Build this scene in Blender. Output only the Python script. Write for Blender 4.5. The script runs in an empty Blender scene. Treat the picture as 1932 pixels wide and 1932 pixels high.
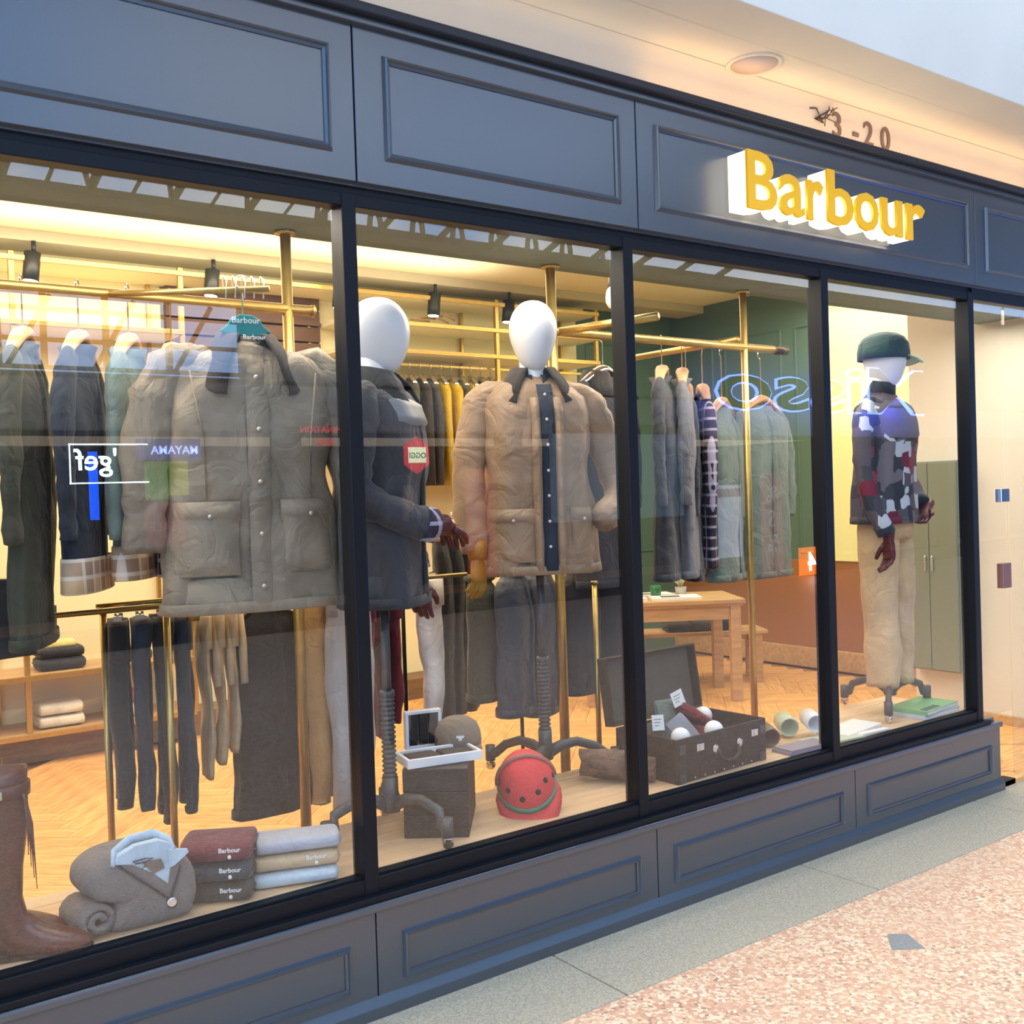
import bpy, math, random
from mathutils import Vector, Matrix, Euler, noise
random.seed(7)
PI = math.pi
sc = bpy.context.scene
col = sc.collection
# ------------------------------------------------------------------ camera, light, exposure
F_PX = 1989.64; YAW = math.radians(36.4177); PITCH = math.radians(-1.0205); ROLL = math.radians(-1.8588)
Fw = Vector((math.sin(YAW)*math.cos(PITCH), math.cos(YAW)*math.cos(PITCH), math.sin(PITCH)))
Rt = Vector((math.cos(YAW), -math.sin(YAW), 0)); Up = Rt.cross(Fw)
R2 = Rt*math.cos(ROLL)+Up*math.sin(ROLL); U2 = -Rt*math.sin(ROLL)+Up*math.cos(ROLL)
cd = bpy.data.cameras.new('camera'); cam = bpy.data.objects.new('camera', cd); col.objects.link(cam)
cd.sensor_width = 36; cd.sensor_fit = 'HORIZONTAL'; cd.lens = F_PX*36/1932; cd.clip_start = 0.05; cd.clip_end = 200
m = Matrix((R2, U2, -Fw)).transposed().to_4x4(); m.translation = Vector((0, -2.8939, 1.6)); cam.matrix_world = m
sc.camera = cam
sc.view_settings.view_transform = 'Standard'; sc.view_settings.look = 'None'
sc.view_settings.gamma = 1; sc.view_settings.use_curve_mapping = False
sc.view_settings.exposure = 0.0

w = bpy.data.worlds.new('sky'); sc.world = w; w.use_nodes = True
nt = w.node_tree; nt.nodes.clear()
tc = nt.nodes.new('ShaderNodeTexCoord'); no = nt.nodes.new('ShaderNodeTexNoise'); no.inputs['Scale'].default_value = 2.2; no.inputs['Detail'].default_value = 6
rp = nt.nodes.new('ShaderNodeValToRGB'); rp.color_ramp.elements[0].position = .48; rp.color_ramp.elements[1].position = .66
rp.color_ramp.elements[0].color = (.17, .46, 1, 1); rp.color_ramp.elements[1].color = (1, .97, .92, 1)
bg = nt.nodes.new('ShaderNodeBackground'); wo = nt.nodes.new('ShaderNodeOutputWorld'); bg.inputs['Strength'].default_value = 4.4
nt.links.new(tc.outputs['Generated'], no.inputs['Vector']); nt.links.new(no.outputs['Fac'], rp.inputs['Fac'])
nt.links.new(rp.outputs['Color'], bg.inputs['Color']); nt.links.new(bg.outputs['Background'], wo.inputs['Surface'])

def area(name, loc, rot, sx, sy, power, color):
    l = bpy.data.lights.new(name, 'AREA'); l.shape = 'RECTANGLE'; l.size = sx; l.size_y = sy; l.energy = power; l.color = color
    o = bpy.data.objects.new(name, l); o.location = loc; o.rotation_euler = rot; col.objects.link(o); return o
WARM = (1, .86, .66)
# soft sun through the glazed mall roof
sl = bpy.data.lights.new('sun', 'SUN'); sl.energy = 1.6; sl.angle = math.radians(40); sl.color = (1, .84, .62)
so = bpy.data.objects.new('sun', sl); so.rotation_euler = (math.radians(38), 0, math.radians(-15)); col.objects.link(so)
# ceiling and bay lights of the shop, with added fills
area('shop_ceiling_light', (1.2, 2.6, 3.2), (0, 0, 0), 4.0, 1.6, 110, WARM)
area('shop_ceiling_light', (5.0, 2.6, 3.2), (0, 0, 0), 3.4, 1.6, 90, WARM)
area('window_bay_light', (2.0, 0.42, 2.55), (0, 0, 0), 5.5, .3, 72, (1, .87, .7))
area('window_bay_light', (5.2, 0.42, 2.55), (0, 0, 0), 1.9, .3, 26, (1, .87, .7))
area('shelf_wash_light', (1.0, 3.7, 3.15), (math.radians(25), 0, 0), 5.0, .25, 36, WARM)
area('ceiling_fill_light', (1.6, 3.6, 3.0), (PI, 0, 0), 6.0, .3, 40, WARM)  # added upward fill to brighten the shop ceiling
area('wall_wash_light', (7.0, 1.9, 3.1), (0, 0, 0), .5, 1.6, 26, (1, .95, .76))
area('entrance_light', (5.9, .5, 2.55), (0, 0, 0), .8, .6, 6, (1, .97, .9))
area('soffit_fill_light', (4.3, -.06, 3.115), (PI, 0, 0), 3.0, .03, 1.7, (1, .5, .13))  # added orange fill for the warm glow on the soffit
area('soffit_fill_light', (3.4, -.06, 3.114), (PI, 0, 0), 8.0, .03, 2.2, (1, .8, .62))  # added paler fill to lift the white band and soffit
area('arcade_shop_light', (8, -10.5, 2.4), (0, 0, 0), 16, 2, 120, (1, .8, .6))

# ------------------------------------------------------------------ materials
MATS = {}
def mat(name, colr, rough=.6, metal=0, spec=.5, nscale=0, namt=.0, bump=0, bscale=200, col2=None, emit=None, est=1, sheen=0, rnd=0, coat=0, stretch=None, wrink=0):
    if name in MATS: return MATS[name]
    mt = bpy.data.materials.new(name); mt.use_nodes = True; t = mt.node_tree; b = t.nodes['Principled BSDF']
    b.inputs['Roughness'].default_value = rough; b.inputs['Metallic'].default_value = metal
    b.inputs['Specular IOR Level'].default_value = spec
    c = (*colr, 1); b.inputs['Base Color'].default_value = c
    if sheen: b.inputs['Sheen Weight'].default_value = sheen
    if coat: b.inputs['Coat Weight'].default_value = coat; b.inputs['Coat Roughness'].default_value = .28
    co = t.nodes.new('ShaderNodeTexCoord'); vec = co.outputs['Object']
    if stretch:
        mp = t.nodes.new('ShaderNodeMapping'); mp.inputs['Scale'].default_value = stretch; t.links.new(vec, mp.inputs['Vector']); vec = mp.outputs['Vector']
    if nscale:
        n = t.nodes.new('ShaderNodeTexNoise'); n.inputs['Scale'].default_value = nscale; n.inputs['Detail'].default_value = 5
        t.links.new(vec, n.inputs['Vector'])
        r = t.nodes.new('ShaderNodeValToRGB'); r.color_ramp.elements[0].position = .35; r.color_ramp.elements[1].position = .65
        c2 = col2 if col2 else tuple(max(0, x*(1-namt)) for x in colr)
        r.color_ramp.elements[0].color = (*c2, 1); r.color_ramp.elements[1].color = c
        t.links.new(n.outputs['Fac'], r.inputs['Fac']); src = r.outputs['Color']
        if rnd:
            oi = t.nodes.new('ShaderNodeObjectInfo'); hs = t.nodes.new('ShaderNodeHueSaturation'); mr = t.nodes.new('ShaderNodeMapRange')
            mr.inputs['To Min'].default_value = 1-rnd; mr.inputs['To Max'].default_value = 1+rnd*.7
            t.links.new(oi.outputs['Random'], mr.inputs['Value']); t.links.new(mr.outputs['Result'], hs.inputs['Value']); t.links.new(src, hs.inputs['Color']); src = hs.outputs['Color']
        t.links.new(src, b.inputs['Base Color'])
    if wrink:
        n4 = t.nodes.new('ShaderNodeTexNoise'); n4.inputs['Scale'].default_value = wrink; n4.inputs['Detail'].default_value = 3; n4.inputs['Distortion'].default_value = .8
        t.links.new(co.outputs['Object'], n4.inputs['Vector']); ms_ = t.nodes.new('ShaderNodeMath'); ms_.operation = 'SUBTRACT'; ms_.inputs[1].default_value = .5; ab = t.nodes.new('ShaderNodeMath'); ab.operation = 'ABSOLUTE'
        t.links.new(n4.outputs['Fac'], ms_.inputs[0]); t.links.new(ms_.outputs[0], ab.inputs[0]); bw = t.nodes.new('ShaderNodeBump'); bw.inputs['Strength'].default_value = .62; bw.inputs['Distance'].default_value = .04
        t.links.new(ab.outputs[0], bw.inputs['Height']); t.links.new(bw.outputs['Normal'], b.inputs['Normal'])
    if bump:
        n2 = t.nodes.new('ShaderNodeTexNoise'); n2.inputs['Scale'].default_value = bscale; n2.inputs['Detail'].default_value = 3
        t.links.new(vec, n2.inputs['Vector']); bm_ = t.nodes.new('ShaderNodeBump'); bm_.inputs['Strength'].default_value = bump; bm_.inputs['Distance'].default_value = .01
        t.links.new(n2.outputs['Fac'], bm_.inputs['Height'])
        if wrink: t.links.new(bw.outputs['Normal'], bm_.inputs['Normal'])
        t.links.new(bm_.outputs['Normal'], b.inputs['Normal'])
    if emit: b.inputs['Emission Color'].default_value = (*emit, 1); b.inputs['Emission Strength'].default_value = est
    MATS[name] = mt; return mt
def srgb(r, g, b):
    f = lambda c: (c/255/12.92) if c <= 10 else ((c/255+.055)/1.055)**2.4
    return (f(r), f(g), f(b))
def glassmat():
    mt = bpy.data.materials.new('shop_glass'); mt.use_nodes = True; t = mt.node_tree; t.nodes.clear()
    o = t.nodes.new('ShaderNodeOutputMaterial'); mx = t.nodes.new('ShaderNodeMixShader'); tr = t.nodes.new('ShaderNodeBsdfTransparent'); gl = t.nodes.new('ShaderNodeBsdfGlossy')
    gl.inputs['Roughness'].default_value = 0.0; tr.inputs['Color'].default_value = (.96, .97, .965, 1)
    lw = t.nodes.new('ShaderNodeLayerWeight'); lw.inputs['Blend'].default_value = .5
    pw_ = t.nodes.new('ShaderNodeMath'); pw_.operation = 'POWER'; pw_.inputs[1].default_value = 4.5
    mr = t.nodes.new('ShaderNodeMapRange'); mr.inputs['To Min'].default_value = .058; mr.inputs['To Max'].default_value = .8
    t.links.new(lw.outputs['Facing'], pw_.inputs[0]); t.links.new(pw_.outputs[0], mr.inputs['Value']); t.links.new(mr.outputs['Result'], mx.inputs['Fac'])
    t.links.new(tr.outputs[0], mx.inputs[1]); t.links.new(gl.outputs[0], mx.inputs[2]); t.links.new(mx.outputs[0], o.inputs['Surface'])
    return mt
GLASS = glassmat()
NAVY = mat('navy_paint', srgb(48, 58, 68), .3, coat=.8, spec=1.0, bump=.02, bscale=60)
BLACK = mat('black_frame_paint', srgb(15, 18, 24), .45, spec=.25)
WHITEP = mat('white_plaster', srgb(226, 220, 204), .8, nscale=3, namt=.04, bump=.05, bscale=30)
CREAM = mat('cream_paint', srgb(236, 226, 190), .7)
BRASS = mat('brushed_brass', srgb(196, 166, 96), .32, metal=.85, nscale=30, namt=.12)
OAK = mat('oak_wood', srgb(198, 160, 112), .5, nscale=4, namt=.25, bump=.05, bscale=40, stretch=(1, 8, 8))
OAKP = mat('herringbone_oak', srgb(232, 182, 116), .42, nscale=5, col2=srgb(208, 150, 90), rnd=.13, stretch=(1.2, 9, 9))
PLY = mat('pale_platform_wood', srgb(222, 190, 152), .55, nscale=3, col2=srgb(205, 170, 130), stretch=(1, 10, 10))
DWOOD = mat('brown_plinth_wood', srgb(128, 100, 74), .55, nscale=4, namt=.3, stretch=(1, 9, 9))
GREENP = mat('green_panel_paint', srgb(84, 112, 98), .5)
GREYG = mat('grey_green_shade', srgb(98, 110, 98), .7)  # bay ceiling's shade and outdoor reflection put into the colour
PALEW = mat('pale_wall_paint', srgb(222, 216, 200), .75)
WHITE = mat('white_gloss', srgb(240, 240, 240), .35)
CHROME = mat('chrome', (.8, .8, .82), .15, metal=1)
GREYM = mat('grey_cast_iron', srgb(92, 92, 92), .45, metal=.4, nscale=40, namt=.2, bump=.1, bscale=90)
FACEW = mat('mannequin_white', srgb(218, 220, 224), .32)

# ------------------------------------------------------------------ mesh helpers
class MB:
    def __init__(s): s.v = []; s.f = []; s.mi = []; s.m = 0
    def add(s, vs, fs):
        o = len(s.v); s.v += [tuple(v) for v in vs]; s.f += [tuple(i+o for i in f) for f in fs]; s.mi += [s.m]*len(fs); return s
    def box(s, x0, x1, y0, y1, z0, z1, M=None):
        vs = [Vector((x, y, z)) for z in (z0, z1) for y in (y0, y1) for x in (x0, x1)]
        if M is not None: vs = [M @ v for v in vs]
        return s.add(vs, [(0, 2, 3, 1), (4, 5, 7, 6), (0, 1, 5, 4), (2, 6, 7, 3), (0, 4, 6, 2), (1, 3, 7, 5)])
    def rings(s, R, cap=(True, True), loop=False, wrap=True):
        n = len(R[0]); vs = [p for r in R for p in r]; fs = []; k = len(R)
        for i in range(k if loop else k-1):
            a = i*n; b = ((i+1) % k)*n
            for j in range(n if wrap else n-1):
                q = (j+1) % n; fs.append((a+j, a+q, b+q, b+j))
        if not loop and wrap:
            if cap[0]: fs.append(tuple(reversed(range(n))))
            if cap[1]: fs.append(tuple(range((k-1)*n, k*n)))
        return s.add(vs, fs)
    def tube(s, path, rad, n=10, flat=1, up=Vector((0, 0, 1)), cap=(True, True), p=2):
        P = [Vector(q) for q in path]; R = []
        rad = rad if isinstance(rad, (list, tuple)) else [rad]*len(P)
        for i, q in enumerate(P):
            t = (P[min(i+1, len(P)-1)]-P[max(i-1, 0)]).normalized()
            a = t.cross(up)
            if a.length < .05: a = t.cross(Vector((0, 1, 0))) if abs(t.y) < .9 else t.cross(Vector((1, 0, 0)))
            a.normalize(); b = a.cross(t).normalized(); R.append(ering(q, rad[i], rad[i]*flat, a, b, n, p))
        return s.rings(R, cap)
    def lathe(s, prof, c=(0, 0, 0), n=20, axis='z', sx=1, sy=1, M=None):
        R = []
        for r, z in prof:
            rg = []
            for j in range(n):
                a = 2*PI*j/n; x, y = r*math.cos(a)*sx, r*math.sin(a)*sy
                q = Vector((x, y, z)) if axis == 'z' else (Vector((x, z, y)) if axis == 'y' else Vector((z, x, y)))
                if M is not None: q = M @ q
                rg.append(q+Vector(c))
            R.append(rg)
        return s.rings(R)
    def build(s, name, material, parent=None, smooth=True, bevel=0, sub=0, cloth=None, solid=0, auto=True):
        me = bpy.data.meshes.new(name); me.from_pydata(s.v, [], s.f)
        ms = material if isinstance(material, (list, tuple)) else [material]
        for q in ms: me.materials.append(q)
        if len(ms) > 1: me.polygons.foreach_set('material_index', s.mi)
        me.update()
        if cloth:
            amp, scx, scz = cloth; nn = [v.normal.copy() for v in me.vertices]; off = Vector((random.random()*9, random.random()*9, 0))
            for v, q in zip(me.vertices, nn):
                p = v.co; d = noise.noise(Vector((p.x*scx, p.y*scx, p.z*scz))+off)+.5*noise.noise(Vector((p.x*scx*2.1, p.y*scx*2.1, p.z*scz*2.6+3))+off)
                v.co = p+q*d*amp
        if smooth: me.polygons.foreach_set('use_smooth', [True]*len(me.polygons))
        o = bpy.data.objects.new(name, me); col.objects.link(o)
        if parent: o.parent = parent
        if bevel:
            b = o.modifiers.new('b', 'BEVEL'); b.width = bevel; b.segments = 2; b.limit_method = 'ANGLE'
            if smooth: me.polygons.foreach_set('use_smooth', [False]*len(me.polygons))
        if solid: q = o.modifiers.new('s', 'SOLIDIFY'); q.thickness = solid; q.offset = 0
        if sub: q = o.modifiers.new('u', 'SUBSURF'); q.levels = sub; q.render_levels = sub
        return o
def ering(c, rx, ry, ax, ay, n, p=2):
    c = Vector(c); out = []
    for j in range(n):
        a = 2*PI*j/n; ca, sa = math.cos(a), math.sin(a)
        x = math.copysign(abs(ca)**(2/p), ca)*rx; y = math.copysign(abs(sa)**(2/p), sa)*ry
        out.append(c+ax*x+ay*y)
    return out
X, Y, Z = Vector((1, 0, 0)), Vector((0, 1, 0)), Vector((0, 0, 1))
def box(name, b, material, parent=None, bevel=.003, M=None):
    return MB().box(*b, M=M).build(name, material, parent, smooth=False, bevel=bevel)
def tag(o, label, cat, group=None):
    o['label'] = label; o['category'] = cat
    if group: o['group'] = group
    return o
def struct(o): o['kind'] = 'structure'; return o
def thing(name, label, cat, loc=(0, 0, 0), rz=0, group=None, scale=1):
    o = bpy.data.objects.new(name, None); o.empty_display_size = .1; col.objects.link(o); o.location = loc; o.rotation_euler = (0, 0, math.radians(rz))
    if scale != 1: o.scale = (scale,)*3
    return tag(o, label, cat, group)
def copytree(o, loc=None, rz=None, label=None, parent=None):
    c = o.copy(); col.objects.link(c)
    if parent: c.parent = parent
    if loc is not None: c.location = loc
    if rz is not None: c.rotation_euler = (0, 0, math.radians(rz))
    if label: c['label'] = label
    for ch in o.children: copytree(ch, parent=c)
    return c
def lerp(a, b, t): return a+(b-a)*t
def sm(t): t = max(0, min(1, t)); return t*t*(3-2*t)
def interp(tab, z):
    """tab: rows (z, a, b, ...) with z falling; smooth interpolation"""
    if z >= tab[0][0]: return tab[0][1:]
    for r0, r1 in zip(tab, tab[1:]):
        if z >= r1[0]:
            t = (z-r0[0])/(r1[0]-r0[0]); t = t*.4+sm(t)*.6
            return tuple(lerp(a, b, t) for a, b in zip(r0[1:], r1[1:]))
    return tab[-1][1:]
def text_obj(name, body, size, material, parent=None, extrude=.001, bold=0, align='CENTER', space=1, loc=(0, 0, 0), rot=(PI/2, 0, 0), scale=(1, 1, 1)):
    c = bpy.data.curves.new(name, 'FONT'); c.body = body; c.size = size; c.extrude = extrude; c.offset = bold; c.align_x = align; c.space_character = space
    c.resolution_u = 3
    t = bpy.data.objects.new(name, c); col.objects.link(t)
    dg = bpy.context.evaluated_depsgraph_get(); me = bpy.data.meshes.new_from_object(t.evaluated_get(dg)); col.objects.unlink(t); bpy.data.objects.remove(t)
    me.materials.clear(); me.materials.append(material)
    o = bpy.data.objects.new(name, me); col.objects.link(o); o.location = loc; o.rotation_euler = rot; o.scale = scale
    if parent: o.parent = parent
    return o
# ------------------------------------------------------------------ ground outside
def terrazzo():
    mt = bpy.data.materials.new('pink_terrazzo'); mt.use_nodes = True; t = mt.node_tree; b = t.nodes['Principled BSDF']; b.inputs['Roughness'].default_value = .38
    co = t.nodes.new('ShaderNodeTexCoord'); v = t.nodes.new('ShaderNodeTexVoronoi'); v.inputs['Scale'].default_value = 85
    r = t.nodes.new('ShaderNodeValToRGB'); r.color_ramp.interpolation = 'CONSTANT'
    cs = [(0, srgb(226, 172, 138)), (.2, srgb(242, 222, 182)), (.38, srgb(214, 150, 118)), (.52, srgb(236, 198, 156)), (.7, srgb(248, 232, 196)), (.8, srgb(204, 152, 120)), (.96, srgb(150, 116, 94))]
    for i, (p, c) in enumerate(cs):
        e = r.color_ramp.elements[i] if i < 2 else r.color_ramp.elements.new(p)
        e.position = p; e.color = (*c, 1)
    sp = t.nodes.new('ShaderNodeSeparateColor'); t.links.new(co.outputs['Object'], v.inputs['Vector']); t.links.new(v.outputs['Color'], sp.inputs['Color']); t.links.new(sp.outputs['Red'], r.inputs['Fac'])
    n = t.nodes.new('ShaderNodeTexNoise'); n.inputs['Scale'].default_value = 1.6; n.inputs['Detail'].default_value = 4; t.links.new(co.outputs['Object'], n.inputs['Vector'])
    n3 = t.nodes.new('ShaderNodeTexNoise'); n3.inputs['Scale'].default_value = 90; t.links.new(co.outputs['Object'], n3.inputs['Vector'])
    mx = t.nodes.new('ShaderNodeMix'); mx.data_type = 'RGBA'; mx.inputs['B'].default_value = (*srgb(230, 188, 150), 1)
    mr = t.nodes.new('ShaderNodeMapRange'); mr.inputs['From Min'].default_value = .3; mr.inputs['From Max'].default_value = .7; mr.inputs['To Min'].default_value = .1; mr.inputs['To Max'].default_value = .6
    t.links.new(n.outputs['Fac'], mr.inputs['Value']); t.links.new(mr.outputs['Result'], mx.inputs['Factor']); t.links.new(r.outputs['Color'], mx.inputs['A'])
    t.links.new(mx.outputs['Result'], b.inputs['Base Color']); return mt
TERR = terrazzo()
GRAN = mat('grey_granite', srgb(194, 182, 154), .55, nscale=110, col2=srgb(162, 150, 126))
f = struct(box('floor', (-8, 34, -13, -.42, -.12, 0), TERR, bevel=0))
ins = MB(); ins.add([(3.122, -.762, .002), (3.216, -.827, .002), (3.274, -.723, .002), (3.221, -.677, .002), (3.122, -.762, -.05), (3.216, -.827, -.05), (3.274, -.723, -.05), (3.221, -.677, -.05)], [(0, 1, 2, 3), (0, 4, 5, 1), (1, 5, 6, 2), (2, 6, 7, 3), (3, 7, 4, 0)])
tag(ins.build('floor_patch', mat('patch_grey', srgb(150, 150, 142), .6, nscale=90, namt=.2), smooth=False), 'small grey square patch set into the pink terrazzo paving', 'patch')
kb = bpy.data.objects.new('kerb', None); col.objects.link(kb); struct(kb)
box('mortar_bed', (-6, 20, -.405, .02, -.1, -.004), mat('joint_dark', srgb(120, 104, 96), .8), kb, 0)
x = 2.2187-1.3345*6
kbm = MB().box(.003, 1.3315, -.417, .02, -.08, .002).build('slab', GRAN, kb, smooth=False, bevel=.003); kbm.location.x = x
for i in range(1, 18):
    k = kbm.copy(); col.objects.link(k); k.location.x = x+1.3345*i
# ------------------------------------------------------------------ shopfront: riser, frames, panes, fascia
XR = 5.185
wf = bpy.data.objects.new('wall_front', None); col.objects.link(wf); struct(wf)
rj = [-2.0, -.85, .348, 1.547, 2.747, 3.966, XR]
box('riser_core', (-2, XR-.02, .0, .12, 0, .37), NAVY, wf, 0)
def frame_mould(name, x0, x1, z0, z1, y, parent, wd=.022, d=.014, M=NAVY):
    mb = MB()
    prof = [(0, 0), (.25*wd, -d*.9), (.5*wd, -d), (.62*wd, -d*.45), (wd, -d*.3), (wd, 0)]
    R = []
    for (px, pz, sx, sz) in ((x0, z0, 1, 1), (x1, z0, -1, 1), (x1, z1, -1, -1), (x0, z1, 1, -1)):
        R.append([Vector((px+sx*a, y+b, pz+sz*a)) for a, b in prof])
    n = len(prof); vs = [p for r in R for p in r]; fs = []
    for i in range(4):
        for j in range(n-1): a = i*n+j; b = ((i+1) % 4)*n+j; fs.append((a, b, b+1, a+1))
    mb.add(vs, fs); return mb.build(name, M, parent, smooth=False)
for a, b in zip(rj, rj[1:]):
    p = box('panel', (a+.002, b-.002, -.022, 0.01, .045, .33), NAVY, wf, .002)
    frame_mould('moulding', a+.09, b-.09, .093, .243, -.022, p)
box('skirting', (-2, XR, -.045, .0, 0, .04), NAVY, wf, .004)
MB().add([(-2, -.045, .038), (XR, -.045, .038), (XR, -.022, .062), (-2, -.022, .062), (-2, -.0, .038), (XR, 0, .038)], [(0, 1, 2, 3), (0, 3, 4), (1, 5, 2)]).build('skirting_bevel', NAVY, wf, smooth=False)
box('cap_rail', (-2, XR, -.04, .1, .325, .352), NAVY, wf, .006)
box('sill', (-2, 5.09, -.03, .1, .352, .372), BLACK, wf, .003)
# fascia
fj = [(-1.2, 1.57), (1.57, 2.746), (2.746, 5.062), (5.062, 7.4)]
box('fascia_core', (-2, 7.4, .0, .12, 2.56, 3.1), NAVY, wf, 0)
for (a, b), (c, d) in zip(fj, [(-1.1, 1.491), (1.67, 2.66), (2.836, 4.99), (5.155, 7.3)]):
    p = box('panel', (a+.0025, b-.0025, -.022, .01, 2.568, 3.05), NAVY, wf, .002)
    frame_mould('moulding', c, d, 2.645, 2.972, -.022, p, wd=.026)
box('cornice_step', (-2, 7.4, -.045, 0, 3.045, 3.068), NAVY, wf, .003)
box('cornice_top', (-2, 7.4, -.075, 0, 3.068, 3.1), mat('cornice_navy', srgb(30, 36, 46), .4), wf, .005)
box('fascia_shadow_gap', (-2, 7.4, .012, .1, 2.532, 2.569), BLACK, wf, 0)
# frames and panes
MX = [-.771, .389, 1.549, 2.706, 3.868, 5.04]
ZB, ZT = .4205, 2.4958
for i in range(5):
    a, b = MX[i], MX[i+1]
    wn = bpy.data.objects.new('window_%d' % (i+1), None); col.objects.link(wn); struct(wn)
    pn = box('pane', (a+.01, b-.01, .03, .031, ZB-.03, ZT+.01), GLASS, wn, 0)
    box('frame_bottom', (a+.02, b-.02, 0, .07, .37, ZB), BLACK, wn, .003)
    box('frame_head', (a+.02, b-.02, 0, .07, ZT, 2.536), BLACK, wn, .003)
    box('glazing_bead', (a+.02, b-.02, .012, .03, ZB-.001, ZB+.008), BLACK, wn, 0)
    if i == 0: box('mullion', (a-.022, a+.022, -.004, .075, .37, 2.536), BLACK, wn, .003)
    box('mullion', (b-.024, b+.024, -.004, .075, .37, 2.536), BLACK, wn, .003)
# entrance: frameless glass door and side light
dr = bpy.data.objects.new('door_1', None); col.objects.link(dr); struct(dr)
box('pane', (5.40, 6.44, .02, .03, .03, 2.52), GLASS, dr, 0)
box('side_pane', (5.068, 5.385, .02, .03, .375, 2.52), GLASS, dr, 0)
box('floor_guide', (5.19, 5.33, -.02, .05, .0, .03), BLACK, dr, .003)
for z, mt_ in ((1.47, CHROME), (1.02, mat('copper_plate', srgb(150, 110, 105), .35, metal=.5))):
    box('lock_plate', (5.31, 5.39, .008, .045, z, z+(.07 if z > 1.2 else .13)), mt_, dr, .003)
box('head_track', (5.06, 7.4, .0, .09, 2.50, 2.56), BLACK, dr, .003)
# ------------------------------------------------------------------ soffit and bulkhead over the shopfront
ZS = 3.26
struct(box('wall_band', (-6, 20, .0, .25, 3.1, 3.6), WHITEP, bevel=0))
cv = MB(); R = []
for xx in (-6, 20):
    R.append([Vector((xx, -(.05-.05*math.cos(a)), ZS-.05+.05*math.sin(a))) for a in [i*PI/2/8 for i in range(9)]]+[Vector((xx, 0, ZS))])
cv.rings(R, wrap=False); struct(cv.build('cove', WHITEP))
struct(box('ceiling_outside', (-6, 20, -.255, .02, ZS, ZS+.2), WHITEP, bevel=0))
struct(box('wall_bulkhead', (-6, 20, -.46, -.25, ZS, 5.2), WHITEP, bevel=.004))
sp = thing('ceiling_speaker', 'round flush white speaker in the soffit over the fascia', 'speaker', (3.30, -.125, ZS))
MB().lathe([(.0, .004), (.105, .004), (.112, 0), (.112, -.006), (.098, -.008), (.094, -.003), (0, -.003)], n=40).build('rim', WHITEP, sp)
MB().lathe([(.0, -.0035), (.09, -.0035), (.09, -.006), (0, -.006)], n=40).build('grille', mat('grille_white', srgb(205, 190, 180), .7), sp)
NUMM = mat('number_grey', srgb(130, 108, 96), .5)
num = thing('unit_number', 'grey raised unit number 3-20 on white band above fascia', 'number', (0, 0, 0))
for ch, xx, ww in (('3', 3.985, 1), ('-', 4.12, 1), ('2', 4.215, 1), ('0', 4.345, 1)):
    text_obj('digit', ch, .155, NUMM, num, .004, .001, loc=(xx, -.004, 3.128))
cb = thing('loose_wires', 'tangle of thin dark wires sticking out left of the unit number', 'wires', (3.86, 0, 3.19))
wm = mat('wire_dark', srgb(90, 76, 66), .6)
for k in range(5):
    p = [Vector((0, .0, 0))]
    for q in range(7): p.append(p[-1]+Vector((random.uniform(-.012, .03), random.uniform(-.014, .002), random.uniform(-.022, .026))))
    MB().tube(p, .0022, 5).build('wire', wm, cb)
MB().tube([(-.06, -.003, .03), (-.02, -.008, .035), (.02, -.006, -.02), (-.03, -.006, -.01), (.05, -.004, .03), (.07, -.003, .05)], .0035, 5).build('wire', wm, cb)
# ------------------------------------------------------------------ illuminated shop sign
GOLD = mat('sign_yellow_face', srgb(222, 168, 24), .35, emit=srgb(236, 180, 20), est=.45)
GLOW = mat('sign_lit_return', (1, .93, .78), .4, emit=(1, .90, .70), est=1.9)
sg = thing('shop_sign', 'lit yellow raised letters reading Barbour on navy fascia', 'sign', (0, 0, 0))
word = 'Barbour'; xs = [3.235, 3.452, 3.625, 3.742, 3.92, 4.11, 4.295]
def letter(ch, x0, x1, z0, z1):
    for nm, mt_, y, ex, bold in (('letter', GLOW, -.078, .047, .012), ('letter_face', GOLD, -.129, .006, .016)):
        o = text_obj(nm, ch, 1, mt_, None, ex, bold, align='LEFT')
        bb = [v.co for v in o.data.vertices]; ax = min(v.x for v in bb); bx = max(v.x for v in bb); ay = min(v.y for v in bb); by = max(v.y for v in bb)
        g = .0 if nm == 'letter' else .003
        for v in o.data.vertices:
            v.co.x = x0-g+(v.co.x-ax)/(bx-ax)*(x1-x0+2*g); v.co.y = z0-g+(v.co.y-ay)/(by-ay)*(z1-z0+2*g)
        o.rotation_euler = (PI/2, 0, 0)
        if nm == 'letter': o.location = (0, y, 0); o.parent = sg; base = o
        else: o.parent = base; o.rotation_euler = (0, 0, 0); o.location = (0, 0, .051)
for ch, a, b, zt in (('B', 3.235, 3.405, 2.912), ('a', 3.425, 3.575, 2.85), ('r', 3.60, 3.70, 2.85), ('b', 3.735, 3.905, 2.912), ('o', 3.92, 4.085, 2.85), ('u', 4.11, 4.265, 2.847), ('r', 4.30, 4.44, 2.85)):
    letter(ch, a, b, 2.69, zt)
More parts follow.
